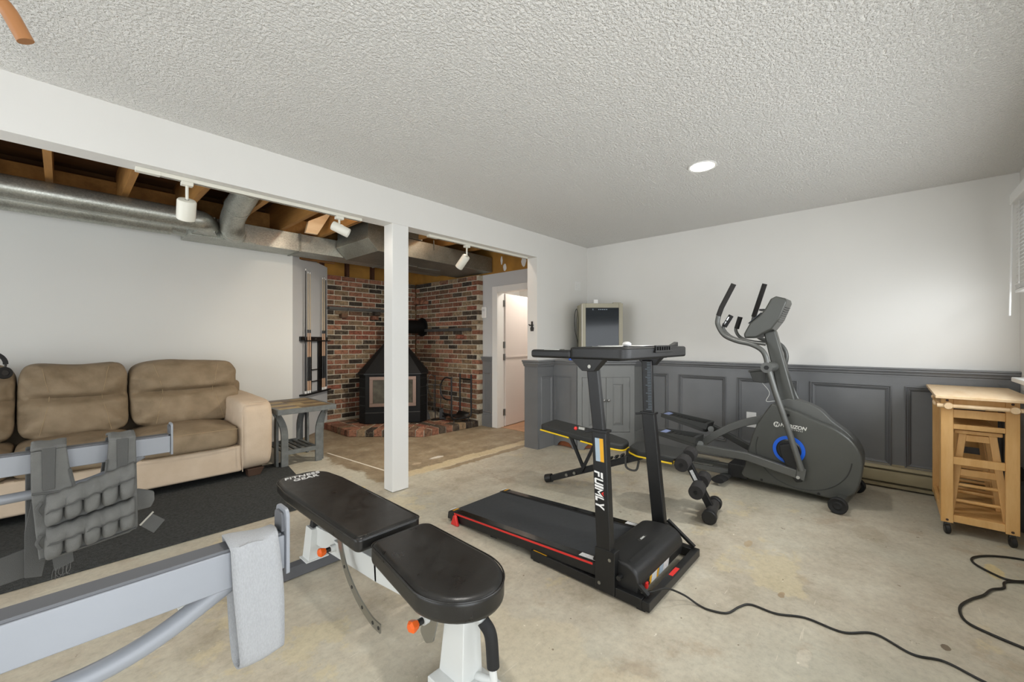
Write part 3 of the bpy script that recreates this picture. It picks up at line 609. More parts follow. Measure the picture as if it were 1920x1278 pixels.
offset_prism([(3.552, YB1+.024), (3.552, YB0-.026), (3.835, YB0-.026)], [(-.02, .05), (.05, .05), (.05, .036), (.036, .026), (.036, .014), (.022, 0), (.014, -.02), (0, -.02)], .935).build('cap', 'wains', t2)
# ---------------------------------------------------------------- corner cabinet
cb = thing('corner_cabinet', 'grey painted corner cabinet with two panelled doors and bracket feet', 'cabinet', (4.25, 2.5, 0))
A, B, C_, D_ = Vector((3.85, 2.868)), Vector((3.85, 2.55)), Vector((4.30, 2.10)), Vector((4.578, 2.10))
def face_prism(mb, a, b, poly, out, th):
    d = (b-a).normalized(); n = Vector((d.y, -d.x)); mb.prism(poly, (a.x+n.x*out, a.y+n.y*out, 0), (d.x, d.y, 0), (0, 0, 1), (n.x*th, n.y*th, 0)); return mb
body = MB().prism([(A.x, A.y), (B.x, B.y), (C_.x, C_.y), (D_.x, D_.y), (4.578, 2.868)], (0, 0, .13), (1, 0, 0), (0, 1, 0), (0, 0, .80)); body.build('body', 'wainsl', cb)
MB().prism([(3.88, 2.868), (3.88, 2.57), (4.31, 2.13), (4.578, 2.13), (4.578, 2.868)], (0, 0, .004), (1, 0, 0), (0, 1, 0), (0, 0, .126)).build('plinth', 'cedar', cb)
offset_prism([tuple(A), tuple(B), tuple(C_), tuple(D_)], [(-.02, .05), (.04, .05), (.04, .036), (.030, .026), (.030, .014), (.018, 0), (.010, -.02), (-.002, -.02)], .935).build('cornice', 'wains', cb)
MB().prism([(3.83, 2.868), (3.83, 2.54), (4.29, 2.08), (4.578, 2.08), (4.578, 2.868)], (0, 0, .945), (1, 0, 0), (0, 1, 0), (0, 0, .038)).build('top', 'wains', cb)
def bracket(L, foot=.07, hgt=.13):
    return [(0, 0.002), (foot, 0.002), (foot+.02, .035), (foot+.05, .062), (foot+.10, .07), (L-foot-.10, .07), (L-foot-.05, .062), (L-foot-.02, .035), (L-foot, .002), (L, .002), (L, hgt+.06), (0, hgt+.06)]
for a, b, mt_ in ((A, B, 'wains'), (B, C_, 'wainsl'), (C_, D_, 'wainsl')):
    L = (b-a).length; q = MB(); face_prism(q, a, b, bracket(L, .05 if L < .4 else .07) if L > .3 else [(0, .002), (L, .002), (L, .19), (0, .19)], 0, .016); q.build('bracket_base', mt_, cb)
# left side panel
L = (B-A).length; q = MB(); face_prism(q, A, B, [(0, .19), (.0, .93), (L, .93), (L, .19), (L-.07, .19), (L-.07, .80), (.02, .80), (.02, .19)], 0, .014); q.build('side_frame', 'wains', cb)
q = MB(); face_prism(q, A, B, [(.02, .19), (.02, .8), (L-.07, .8), (L-.07, .19)], 0, .003); q.build('side_panel', 'wains', cb)
# doors on the diagonal
L = (C_-B).length; dd = (C_-B).normalized(); nn = Vector((dd.y, -dd.x))
fr = MB(); face_prism(fr, B, C_, [(0, .19), (.05, .19), (.05, .93), (0, .93)], 0, .014); face_prism(fr, B, C_, [(L-.05, .19), (L, .19), (L, .93), (L-.05, .93)], 0, .014); face_prism(fr, B, C_, [(.05, .80), (L-.05, .80), (L-.05, .93), (.05, .93)], 0, .014)
fr.build('face_frame', 'wainsl', cb)
for k, (s0, s1) in enumerate(((.053, L/2-.0015), (L/2+.0015, L-.053))):
    q = MB(); z0, z1 = .195, .797; st = .075
    for poly in ([(s0, z0), (s0+st, z0), (s0+st, z1), (s0, z1)], [(s1-st, z0), (s1, z0), (s1, z1), (s1-st, z1)], [(s0+st, z0), (s1-st, z0), (s1-st, z0+st), (s0+st, z0+st)], [(s0+st, z1-st), (s1-st, z1-st), (s1-st, z1), (s0+st, z1)]): face_prism(q, B, C_, poly, .002, .014)
    dr = q.build('door', 'wainsl', cb, bevel=.001)
    P3 = lambda s_, z_, o_: Vector((B.x+dd.x*s_+nn.x*o_, B.y+dd.y*s_+nn.y*o_, z_))
    a0, a1, b0, b1 = s0+st, s1-st, z0+st, z1-st; iw = .028
    q = MB().hull8([P3(a0, b0, .004), P3(a1, b0, .004), P3(a1, b1, .004), P3(a0, b1, .004)], [P3(a0+iw, b0+iw, .014), P3(a1-iw, b0+iw, .014), P3(a1-iw, b1-iw, .014), P3(a0+iw, b1-iw, .014)]); q.build('raised_panel', 'wainsl', dr, flat=True)
    kx = s1-.024 if k == 0 else s0+.024; kp = P3(kx, .545, .016)
    MB().lathe([(.006, 0), (.006, .012), (.014, .016), (.016, .022), (.012, .028), (.004, .030)], kp, (nn.x, nn.y, 0), 14).build('knob', 'hinge', dr)
    hx = s0+.006 if k == 0 else s1-.006
    for z in (.27, .72): MB().cyl(P3(hx, z-.03, .018), P3(hx, z+.03, .018), .004, 8).build('hinge', 'wainsl', dr)
# ---------------------------------------------------------------- beverage fridge on the cabinet
fa = math.atan2(-.346, .318); FW_ = .47
fg = thing('beverage_fridge', 'champagne beverage fridge with dark glass door on the corner cabinet', 'fridge', (4.02, 2.60, .985), fa)
H_ = .645
MB().box(0, FW_, .035, .34, .012, H_).build('cabinet', 'fridge', fg, bevel=.006, local=True)
for x_, y_ in ((.04, .06), (FW_-.04, .06), (.04, .31), (FW_-.04, .31)): MB().cyl((x_, y_, 0), (x_, y_, .014), .015, 12).build('foot', 'blk_pl', fg, local=True)
q = MB()
for b_ in ((0, .045, 0.015, H_), (FW_-.045, FW_, 0.015, H_), (.045, FW_-.045, .015, .06), (.045, FW_-.045, H_-.05, H_)): q.box(b_[0], b_[1], -.002, .033, b_[2], b_[3])
dr = q.build('door', 'fridge', fg, bevel=.003, local=True)
MB().box(.045, FW_-.045, .004, .012, .06, H_-.05).build('pane', 'glassb', dr, local=True)
for z in (.22, .36, .47): MB().box(.05, FW_-.05, .013, .0135, z, z+.006).build('shelf', 'alu', dr, local=True)
MB().box(.0, .004, -.004, -.001, .02, H_-.01).build('handle_edge', 'white', dr, local=True)
text('8.', 'display_digits', 'label_g', fg, Vector((4.02, 2.60, 0))+Vector((math.cos(fa), math.sin(fa), 0))*.13+Vector((0, 0, .985+.575))-Vector((-math.sin(fa), math.cos(fa), 0))*-.003, (math.cos(fa), math.sin(fa), 0), (0, 0, 1), .022)
for i in range(5): MB().box(.19+i*.022, .203+i*.022, .0025, .0038, .572, .580).build('touch_button', 'label_g', dr, local=True)
MB().box(FW_-.11, FW_-.02, -.002, .05, H_, H_+.01).build('hinge_cover', 'fridge', fg, local=True)
tg = MB(); cbx = Vector((4.02, 2.60, 0))+Vector((math.cos(fa), math.sin(fa), 0))*.17+Vector((-math.sin(fa), math.cos(fa), 0))*.06
o = tg.box(-.024, .024, -.022, .022, 0, .048).build('gadget_cube', 'white', None, bevel=.005); o.location = (cbx.x, cbx.y, .985+H_); o.rotation_euler[2] = fa; tag(o, 'tiny white cube standing on top of the beverage fridge', 'gadget')
fl = Vector((4.02, 2.60, 0)); ex = Vector((math.cos(fa), math.sin(fa), 0)); ey_ = Vector((-math.sin(fa), math.cos(fa), 0))
cpts = [fl-ex*.012+ey_*.22+Vector((0, 0, 1.0)), fl-ex*.012+ey_*.22+Vector((0, 0, 1.18)), fl-ex*.03+ey_*.29+Vector((0, 0, 1.32)), fl-ex*.035+ey_*.31+Vector((0, 0, 1.50)), fl-ex*.02+ey_*.24+Vector((0, 0, 1.585)), fl-ex*.012+ey_*.17+Vector((0, 0, 1.45)), fl-ex*.012+ey_*.19+Vector((0, 0, 1.25)), fl-ex*.012+ey_*.235+Vector((0, 0, 1.0))]
MB().tube(bez(cpts, 8), .0035, 8).build('power_cord', 'cord', fg)
# blue packets on the cabinet left of the fridge
for i, (px_, py_) in enumerate(((3.90, 2.66), (3.945, 2.60))):
    o = MB().hull8([(-.03, -.012, 0), (.03, -.012, 0), (.03, .012, 0), (-.03, .012, 0)], [(-.024, -.009, .034), (.024, -.009, .034), (.03, .009, .034), (-.03, .009, .034)]).build('blue_packet', 'blue', None, bevel=.003)
    o.location = (px_, py_, .985); o.rotation_euler[2] = fa+i*.3; tag(o, 'small bright blue packet on the cabinet top, ' + ('left one of two' if i == 0 else 'right one of two'), 'packet', 'blue packets')
# ---------------------------------------------------------------- brick chimney walls
def brick_src(L, th, h, seed):
    random.seed(seed); j = lambda: random.uniform(-.0022, .0022)
    m = MB(); b = [(-L/2+j(), -th/2+j(), -h/2+j()), (L/2+j(), -th/2+j(), -h/2+j()), (L/2, th/2, -h/2), (-L/2, th/2, -h/2)]; t = [(-L/2+j(), -th/2+j(), h/2+j()), (L/2+j(), -th/2+j(), h/2+j()), (L/2, th/2, h/2), (-L/2, th/2, h/2)]
    m.hull8(b, t); o = m.build('brick', 'brick', None, bevel=.004, seg=1); COL.objects.unlink(o); return o
BL, BH, BT, MJ = .200, .0575, .09, .0125; CO = .0703; Z0 = .093
full = [brick_src(BL, BT, BH, s_) for s_ in range(4)]; half = [brick_src(.094, BT, BH, s_) for s_ in range(10, 13)]
random.seed(5)
def brick_wall(name, o, u, inward, L, rows, label, end=False):
    # o = left end of the face line, u along, inward = into the wall
    o, u, w_ = Vector(o), Vector(u), Vector(inward)
    r = sroot(name, (o.x, o.y, 0), label)
    a = o+w_*.010; m = MB().prism([(.006, 0), (L-.008, 0), (L-.008, .083), (.006, .083)], a, u, w_, (0, 0, Z0+rows*CO-.004)); m.build('mortar_bed', 'mortar', r, flat=True)
    rz = math.atan2(u.y, u.x)
    for k in range(rows):
        s0 = 0.0 if k % 2 == 0 else -(BL+MJ)/2; s_ = s0; z = Z0+CO*k+BH/2+.006
        while s_ < L-.03:
            a0 = max(s_, 0.0); a1 = min(s_+BL, L)
            ln = a1-a0
            if ln > .15 or (ln > .05):
                src = random.choice(full) if ln > .15 else random.choice(half)
                sc = ln/(BL if ln > .15 else .094); prd = random.uniform(-.003, .003)
                p = o+u*((a0+a1)/2)+w_*(BT/2+prd); b = piece(src, r, (p.x-o.x, p.y-o.y, z), rz, 'brick'); b.scale = (sc, 1, 1)
            s_ += BL+MJ
    return r
bwl = brick_wall('wall_brick_left', (2.51, 5.80, 0), (1, 0, 0), (0, 1, 0), 1.46, 29, 'multi-coloured brick wall on the left of the stove')
bwr = brick_wall('wall_brick_right', (3.97, 5.80, 0), (0, -1, 0), (1, 0, 0), 1.52, 29, 'multi-coloured brick wall on the right of the stove')
# corbel bricks and slate shelves
for wr, ps in ((bwl, [((2.723, 5.76, 1.558), 0), ((3.203, 5.76, 1.547), 0), ((3.243, 5.77, 1.614), 0)]), (bwr, [((3.93, 5.691, 1.827), 1), ((3.93, 5.5, 1.815), 1), ((3.93, 4.635, 1.262), 1)])):
    for p, ax in ps:
        b = piece(half[0], wr, (p[0]-wr.location.x, p[1]-wr.location.y, p[2]), 0 if ax == 0 else -math.pi/2, 'corbel_brick')
def shelf(name, o, u, out, L, z, label):
    t = thing(name, label, 'shelf', (o[0], o[1], z)); m = MB(); o, u, w_ = Vector(o), Vector(u), Vector(out)
    for i, (a, b) in enumerate(((0, .27), (.272, .62), (.622, 1.0))):
        MB().prism([(a*L, 0), (b*L, 0), (b*L, .075+.008*(i % 2)), (a*L, .075)], o+Vector((0, 0, z)), u, w_, (0, 0, .042)).build('slate_slab', 'slate', t, bevel=.004)
shelf('slate_shelf', (2.505, 5.797, 0), (1, 0, 0), (0, -1, 0), 1.0, 1.64, 'dark slate ledge high on the left brick wall')
shelf('slate_shelf', (3.967, 5.455, 0), (0, -1, 0), (-1, 0, 0), 1.04, 1.345, 'dark slate ledge on the right brick wall beside the flue')
# ---------------------------------------------------------------- brick hearth
hr = thing('brick_hearth', 'low brick hearth under the wood stove', 'hearth', (3.3, 5.0, 0))
HO = [(2.42, 5.70), (2.42, 5.00), (3.06, 4.29), (3.965, 4.265)]
MB().prism([(2.432, 5.79), (2.432, 5.005), (3.067, 4.303), (3.96, 4.28), (3.96, 5.79)], (0, 0, .002), (1, 0, 0), (0, 1, 0), (0, 0, .076)).build('mortar_bed', 'mortar', hr, flat=True)
hb = [brick_src(.094, .196, .080, s_) for s_ in range(30, 33)]
random.seed(8)
def hearth_row(a, b, off, inset, s0=0.0, s1=None):
    a, b = Vector(a), Vector(b); d = (b-a); L = d.length; d = d.normalized(); n = Vector((-d.y, d.x)); k = max(1, int(round(((s1 or L)-s0)/.106)))
    st = ((s1 or L)-s0)/k
    for i in range(k):
        p = a+d*(s0+st*(i+.5))+n*(.098+off); q = piece(random.choice(hb), hr, (p.x-3.3, p.y-5.0, .042+random.uniform(-.002, .003)), math.atan2(d.y, d.x), 'brick'); q.scale = (st/.106, 1, 1)
for i in range(3):
    a, b = HO[i], HO[i+1]; L = math.dist(a, b)
    hearth_row(a, b, 0, 0, 0.005, L-.005); hearth_row(a, b, .206, 0, 0.10 if i else 0.0, L-.10 if i < 2 else L-.04)
    if i != 1: hearth_row(a, b, .412, 0, .2 if i == 2 else 0.0, L-.02 if i == 2 else L-.2)
    else: hearth_row(a, b, .412, 0, .2, L-.2)
# ---------------------------------------------------------------- wood stove
su = Vector((.5838, -.4247, 0)); su.normalize(); sn = Vector((-su.y, su.x, 0))   # along the front, into the corner
so = Vector((2.735, 5.168, .088))
st_ = thing('wood_stove', 'black cast iron corner wood stove with sloping hood', 'stove', (3.2, 5.2, .088))
def SP(a, b, z): return so+su*a+sn*b+Vector((0, 0, z))
WF = .72
def hexa(mb, a0, a1, b0, b1, ch, z0, z1, a0t=None, a1t=None, b0t=None, b1t=None, cht=None):
    bot = [(a0, b0), (a1, b0), (a1+ch, b0+ch*1.1), (a1+ch, b1), (a0-ch, b1), (a0-ch, b0+ch*1.1)]
    if a0t is None: top = bot
    else: top = [(a0t, b0t), (a1t, b0t), (a1t+cht, b0t+cht), (a1t+cht, b1t), (a0t-cht, b1t), (a0t-cht, b0t+cht)]
    mb.add([SP(p[0], p[1], z0) for p in bot]+[SP(p[0], p[1], z1) for p in top], [tuple(range(5, -1, -1)), tuple(range(6, 12))]+[(i, (i+1) % 6, 6+(i+1) % 6, 6+i) for i in range(6)]); return mb
hexa(MB(), .0, WF, .02, .52, .09, 0, .14).build('base', 'iron', st_, bevel=.004)
hexa(MB(), .0, WF, .03, .52, .09, .14, .66).build('firebox', 'iron', st_, bevel=.004)
hexa(MB(), -.012, WF+.012, .0, .54, .10, .655, .675).build('top_plate', 'black', st_, bevel=.003)
hexa(MB(), -.01, WF+.01, .02, .53, .10, .675, 1.10, .26, .46, .26, .42, .03).build('hood', 'iron', st_, bevel=.004)
for a0, a1 in ((.055, .345), (.375, .665)):
    q = MB()
    for p in ([(a0, .225), (a1, .225), (a1, .27), (a0, .27)], [(a0, .585), (a1, .585), (a1, .63), (a0, .63)], [(a0, .27), (a0+.045, .27), (a0+.045, .585), (a0, .585)], [(a1-.045, .27), (a1, .27), (a1, .585), (a1-.045, .585)]): q.prism(p, SP(0, .03, 0), su, (0, 0, 1), -sn*.02)
    dr = q.build('door', 'ash', st_, bevel=.003)
    MB().prism([(a0+.045, .27), (a1-.045, .27), (a1-.045, .585), (a0+.045, .585)], SP(0, .022, 0), su, (0, 0, 1), sn*.004).build('glass', 'glassd', dr)
for z in (.24, .36, .48, .60): 
    for sg in (0, 1):
        a = SP(-.004, .035, z) if sg == 0 else SP(WF+.004, .035, z); b = SP(-.094, .135, z) if sg == 0 else SP(WF+.094, .135, z)
        MB().bar(a, b, .006, .012).build('side_louver', 'black', st_)
MB().prism([(0, .0), (WF, .0), (WF, .012), (0, .012)], SP(0, .012, .14), su, (0, 0, 1), sn*.02).build('ash_lip', 'irong', st_)
fx = SP(.36, .34, 0); fz = 1.425
fp = thing('flue_pipe', 'black flue pipe running from the stove hood into the brick', 'pipe', (fx.x, fx.y, 1.18))
pp = fillet([(fx.x, fx.y, 1.18), (fx.x, fx.y, fz), (3.5, 5.615, fz), (3.955, 5.615, fz)], .10, 8)
MB().tube(pp, .108, 24).build('pipe', 'iron', fp)
MB().lathe([(.10, 0), (.15, 0), (.15, .012), (.142, .018), (.112, .022), (.10, .022)], (3.966, 5.615, fz), (-1, 0, 0), 28).build('wall_collar', 'iron', fp)
MB().cyl((fx.x, fx.y, 1.172), (fx.x, fx.y, 1.21), .116, 24).build('hood_collar', 'iron', fp)
# ---------------------------------------------------------------- log rack and fire tools on the hearth
lg = thing('log_rack', 'black tubular log rack standing on the brick hearth', 'log rack', (3.75, 4.5, .083))
zb = .135; lp_ = [Vector((3.56, 4.37, .70)), Vector((3.56, 4.37, zb)), Vector((3.88, 4.33, zb)), Vector((3.88, 4.33, .72))]
MB().tube(fillet(lp_, .07, 6), .0125, 10).build('frame', 'black', lg)
MB().tube(fillet([Vector((3.60, 4.61, .15)), Vector((3.88, 4.57, zb+.01)), Vector((3.88, 4.57, .72))], .07, 6), .0125, 10).build('frame', 'black', lg)
for q_ in (lp_[0], lp_[3], Vector((3.88, 4.57, .72))): MB().ball(q_, .015).build('finial', 'black', lg)
MB().tube(bez([(3.56, 4.37, .69), (3.56, 4.50, .695), (3.56, 4.59, .62), (3.56, 4.60, .50), (3.56, 4.53, .41), (3.56, 4.37, .40)], 6), .0105, 8).build('side_hoop', 'black', lg)
MB().tube([(3.88, 4.33, .66), (3.88, 4.57, .66)], .010, 8).build('top_bar', 'black', lg)
MB().grid(lambda u, v: (3.59+.27*u, 4.368-.03*u+.24*v, .142+.06*(2*u-1)**4), 10, 2).build('log_tray', 'black', lg, solid=.003)
for p in ((3.60, 4.365), (3.84, 4.335), (3.64, 4.60), (3.86, 4.575)): MB().tube(bez([(p[0], p[1], .132), (p[0]-.012, p[1]-.01, .115), (p[0]-.018, p[1]-.014, .088)], 5), .006, 8).build('foot', 'black', lg)
ft = thing('fire_tool_set', 'black fireplace tool set with shovel and brush beside the stove', 'fire tools', (3.50, 4.78, .083))
MB().lathe([(0, .001), (.06, .001), (.06, .012), (.02, .02), (0, .02)], (3.50, 4.80, .084), n=20).build('base', 'black', ft)
MB().tube([(3.50, 4.80, .09), (3.50, 4.80, .72)], .007, 8).build('stem', 'black', ft)
MB().tube(bez([(3.50, 4.80, .70), (3.43, 4.83, .72), (3.40, 4.84, .60), (3.42, 4.83, .46), (3.46, 4.82, .38)], 6), .006, 8).build('hoop', 'black', ft)
MB().tube([(3.42, 4.86, .58), (3.58, 4.74, .58)], .006, 8).build('hanger_bar', 'black', ft)
for i, (x_, y_) in enumerate(((3.40, 4.85), (3.47, 4.79), (3.55, 4.74))):
    MB().tube(bez([(x_, y_, .60), (x_-.012, y_, .575), (x_, y_, .54), (x_, y_, .20)], 5), .0055, 8).build('tool_shaft', 'irong', ft)
MB().hull8([(3.365, 4.88, .10), (3.435, 4.82, .10), (3.445, 4.83, .10), (3.375, 4.89, .10)], [(3.39, 4.855, .215), (3.41, 4.84, .215), (3.415, 4.845, .215), (3.395, 4.86, .215)]).build('brush_head', 'irong', ft)
MB().hull8([(3.53, 4.745, .098), (3.60, 4.69, .098), (3.605, 4.70, .098), (3.54, 4.755, .098)], [(3.535, 4.75, .23), (3.57, 4.72, .25), (3.575, 4.73, .25), (3.54, 4.76, .23)]).build('shovel_blade', 'black', ft)
ft.location = (3.572, 4.725, .083)
# ---------------------------------------------------------------- cue rack on the angled wall
def CW(s_, z, o_=0.0): return Vector((1.85+WD_[0]*s_+WN_[0]*o_, 5.22+WD_[1]*s_+WN_[1]*o_, z))
uW = Vector((WD_[0], WD_[1], 0)); nW = Vector((WN_[0], WN_[1], 0))
cr = thing('cue_rack', 'black wall cue rack on the angled grey wall', 'rack', tuple(CW(.5, .54)))
MB().prism([(.14, 1.20), (.845, 1.20), (.845, 1.255), (.14, 1.255)], CW(0, 0, .001), uW, (0, 0, 1), nW*.02).build('top_plate', 'black', cr, bevel=.003)
MB().prism([(.14, 1.195), (.845, 1.195), (.845, 1.21), (.14, 1.21)], CW(0, 0, .02), uW, (0, 0, 1), nW*.045).build('cue_clip_rail', 'black', cr, bevel=.003)
MB().prism([(.14, .525), (.85, .525), (.85, .545), (.14, .545)], CW(0, 0, .001), uW, (0, 0, 1), nW*.07).build('bottom_ledge', 'black', cr, bevel=.003)
for a, b in ((.37, .42), (.59, .70)): MB().prism([(a, .545), (b, .545), (b, 1.2), (a, 1.2)], CW(0, 0, .001), uW, (0, 0, 1), nW*.016).build('upright', 'black', cr, bevel=.002)
for z in (.68, .83): MB().tube([CW(.40, z, .03), CW(.72, z, .03)], .007, 8).build('rest_bar', 'black', cr)
MB().prism([(.49, 1.222), (.54, 1.222), (.54, 1.232), (.49, 1.232)], CW(0, 0, .0215), uW, (0, 0, 1), nW*.001).build('maker_plate', 'alu', cr)
cues = [(.215, 2.10, 1, 'with a black shaft, leftmost in the cue rack'), (.275, 2.075, 0, 'second from the left in the cue rack'), (.325, 2.075, 0, 'third from the left in the cue rack'), (.655, 2.06, 0, 'third from the right in the cue rack'), (.705, 2.07, 0, 'second from the right in the cue rack'), (.745, 2.06, 1, 'with a black shaft, rightmost in the cue rack')]
cuew = mat('cue_maple', '#b7a68b', 0.35); cueg = mat('cue_blush_wrap', '#b9967a', 0.4)
for s_, zt, kd, lb in cues:
    b = CW(s_, .547, .043); t = thing('pool_cue', 'slim wooden pool cue ' + lb if not kd else 'slim pool cue ' + lb, 'pool cue', tuple(b), 0, 'pool cues in the rack')
    def seg(z0, z1, r0, r1, mt_, nm): MB().cyl(CW(s_, z0, .043), CW(s_, z1, .043), r0*.8, 10, r1*.8).build(nm, mt_, t)
    seg(.547, .58, .0145, .0145, 'white', 'butt_cap'); seg(.58, .70, .0145, .0143, cueg if not kd else 'irong', 'butt_sleeve'); seg(.70, 1.0, .0143, .013, 'black', 'wrap')
    seg(1.0, 1.30, .013, .0115, cueg if not kd else 'black', 'forearm'); seg(1.30, 1.34, .0116, .0114, 'black', 'joint_collar'); seg(1.34, zt-.03, .0098, .0062, cuew if not kd else 'irong', 'shaft'); seg(zt-.03, zt-.006, .0064, .0062, 'white', 'ferrule'); seg(zt-.006, zt, .0066, .005, 'black', 'tip')

# ---------------------------------------------------------------- ductwork in the rear bay
tk = thing('supply_trunk_duct', 'long galvanized rectangular trunk duct along the far wall', 'duct', (2.0, 5.0, 2.2))
MB().box(.80, 1.795, 4.85, 5.19, 2.20, 2.395).build('section', 'galv', tk, bevel=.003)
MB().box(1.80, 2.86, 4.85, 5.19, 2.20, 2.395).build('section', 'galv', tk, bevel=.003)
MB().box(2.865, 3.93, 4.85, 5.19, 2.20, 2.395).build('section', 'galv', tk, bevel=.003)
for x_ in (1.797, 2.862): MB().box(x_-.012, x_+.012, 4.842, 5.195, 2.192, 2.398).build('drive_cleat', 'galvd', tk, bevel=.002)
MB().hull8([(.83, 4.835, 2.215), (1.03, 4.835, 2.215), (1.03, 4.85, 2.21), (.83, 4.85, 2.21)], [(.83, 4.835, 2.385), (1.03, 4.835, 2.385), (1.03, 4.85, 2.39), (.83, 4.85, 2.39)]).build('boot_plate', 'galv', tk)
MB().hull8([(1.05, 4.835, 2.212), (1.36, 4.835, 2.212), (1.36, 4.85, 2.21), (1.05, 4.85, 2.21)], [(1.05, 4.835, 2.388), (1.36, 4.835, 2.388), (1.36, 4.85, 2.39), (1.05, 4.85, 2.39)]).build('boot_plate', 'galv', tk)
rd = thing('round_duct', 'front round galvanized duct running left along the ceiling', 'duct', (-.8, 4.62, 2.20))
MB().tube([(-2.5, 4.62, 2.292), (.78, 4.62, 2.292)], .088, 28).build('pipe', 'galv', rd)
MB().tube(fillet([(.775, 4.62, 2.292), (.86, 4.62, 2.292), (.95, 4.80, 2.295)], .05, 6), .0895, 28).build('elbow', 'galv', rd)
for x_ in (.775,): MB().cyl((x_-.01, 4.62, 2.292), (x_+.01, 4.62, 2.292), .0915, 28).build('seam_ring', 'galv', rd)
MB().hull8([(.86, 4.74, 2.225), (.98, 4.70, 2.225), (1.03, 4.846, 2.215), (.83, 4.846, 2.215)], [(.86, 4.74, 2.365), (.98, 4.70, 2.365), (1.03, 4.846, 2.385), (.83, 4.846, 2.385)]).build('boot', 'galv', rd)
rd2 = thing('round_duct', 'rear round galvanized duct tucked against the white far wall', 'duct', (-.8, 5.0, 2.2))
MB().tube([(-2.5, 5.02, 2.295), (.70, 5.02, 2.295)], .09, 28).build('pipe', 'galv', rd2)
MB().sweep([(.69, 5.02, 2.295), (.80, 5.02, 2.297)], [(.12*math.cos(k*math.pi/8), .095*math.sin(k*math.pi/8)) for k in range(16)], scales=[.75, 1.0]).build('transition', 'galv', rd2)
eb = thing('elbow_duct', 'short round duct elbow rising from the trunk into the joists', 'duct', (1.144, 4.78, 2.247))
pe = [Vector((1.172, 4.84, 2.273)), Vector((1.125, 4.7, 2.281)), Vector((1.092, 4.58, 2.343)), Vector((1.078, 4.35, 2.411)), Vector((1.071, 3.95, 2.491))]
MB().tube(bez(pe[:4], 4), .100, 26).build('elbow', 'galv', eb); MB().tube([pe[3], pe[4]], .102, 26).build('riser', 'galv', eb)
d_ = (pe[4]-pe[3]).normalized(); MB().cyl(pe[3]-d_*.012, pe[3]+d_*.012, .106, 26).build('seam_ring', 'galv', eb)
MB().cyl(pe[1]+Vector((0, .012, 0)), pe[1]-Vector((0, .012, 0)), .105, 26).build('seam_ring', 'galv', eb)
# front plenum
pl = thing('plenum_duct', 'dull grey sheet metal plenum above the stove with angled end', 'duct', (3.1, 4.4, 2.16))
MB().prism([(2.20, 2.390), (4.055, 2.36), (4.055, 2.155), (2.32, 2.175), (2.20, 2.295)], (0, 4.09, 0), (1, 0, 0), (0, 0, 1), (0, .75, 0)).build('body', 'galvd', pl, bevel=.003)
MB().box(2.205, 2.9, 4.10, 4.82, 2.39, 2.55).build('upper_section', 'galvd', pl, bevel=.003)
for x_ in (2.75, 3.15): MB().box(x_-.008, x_+.35, 4.50+.1*(x_-2.75), 4.515+.1*(x_-2.75), 2.152, 2.162).build('cleat', 'alu', pl)
MB().tube([(3.05, 4.082, 2.42), (3.06, 4.08, 2.30)], .006, 8).build('hanger', 'galvd', pl)
# ---------------------------------------------------------------- track lights under the beam
def track(x0, x1, label):
    t = thing('track_rail', label, 'track', ((x0+x1)/2, 2.975, ZB)); q = MB().box(x0, x1, 2.958, 2.992, ZB-.022, ZB-.0005).build('rail', 'crisp', t, bevel=.003)
    MB().box(x0+.10, x1-.01, 2.972, 2.978, ZB-.0235, ZB-.0215).build('slot', 'irong', t); MB().box(x0-.004, x0+.10, 2.956, 2.994, ZB-.024, ZB-.0004).build('feed_cap', 'crisp', t, bevel=.003)
    return t
track(.27, 1.545, 'long white track rail under the beam left of the post'); track(2.165, 3.49, 'short white track rail under the beam right of the post')
def head(x, drop, axis, ln, r, label, lens, pw):
    aim = Vector(axis).normalized()
    t = thing('track_spotlight', label, 'spotlight', (x, 2.975, ZB-.022), 0, 'white track spotlights'); z = ZB-.022
    MB().box(x-.028, x+.028, 2.955, 2.995, z-.022, z).build('adapter', 'crisp', t, bevel=.004)
    MB().cyl((x, 2.975, z-.02), (x, 2.975, z-drop), .0075, 10).build('stem', 'crisp', t)
    a = Vector(axis).normalized(); c = Vector((x, 2.975, z-drop))
    if lens: c0 = c-a*ln*.42-Vector((0, 0, r*.75)); c1 = c0+a*ln
    else: c0 = c+Vector((0, .004, .004)); c1 = c0+a*ln
    MB().lathe([(r*.55, -.004), (r*.9, 0), (r, .008), (r, ln-.004), (r*.93, ln), (r*.86, ln-.004), (r*.80, ln-.03)], c0, a, 26).build('can', 'crisp', t)
    MB().lathe([(r*.2, ln-.03), (r*.84, ln-.010), (r*.82, ln-.012), (r*.18, ln-.034)], c0, a, 20).build('reflector', 'chrome', t)
    MB().cyl(c-a*.002, c-a*.006, .010, 10).build('knuckle', 'irong', t)
    d = bpy.data.lights.new('spot_lamp', 'SPOT'); d.energy = pw; d.color = (1, .93, .82); d.spot_size = R(125); d.spot_blend = .9; d.shadow_soft_size = r*.7
    l = bpy.data.objects.new('spot_lamp', d); COL.objects.link(l); l.parent = t; l.location = c0+a*(ln+.004)-Vector((x, 2.975, ZB-.022)); l.rotation_euler = aim.to_track_quat('-Z', 'Y').to_euler()
head(.487, .105, (.05, .55, -.85), .115, .046, 'white track spotlight aimed down, left of the three, nearest the ducts', False, 8)
head(1.375, .062, (.78, -.45, -.42), .125, .034, 'white track spotlight tilted sideways with reflector showing, just left of the post', True, 1.5)
head(2.61, .105, (-.12, .72, -.75), .14, .038, 'white track spotlight aimed down at the stove, right of the post', False, 75)
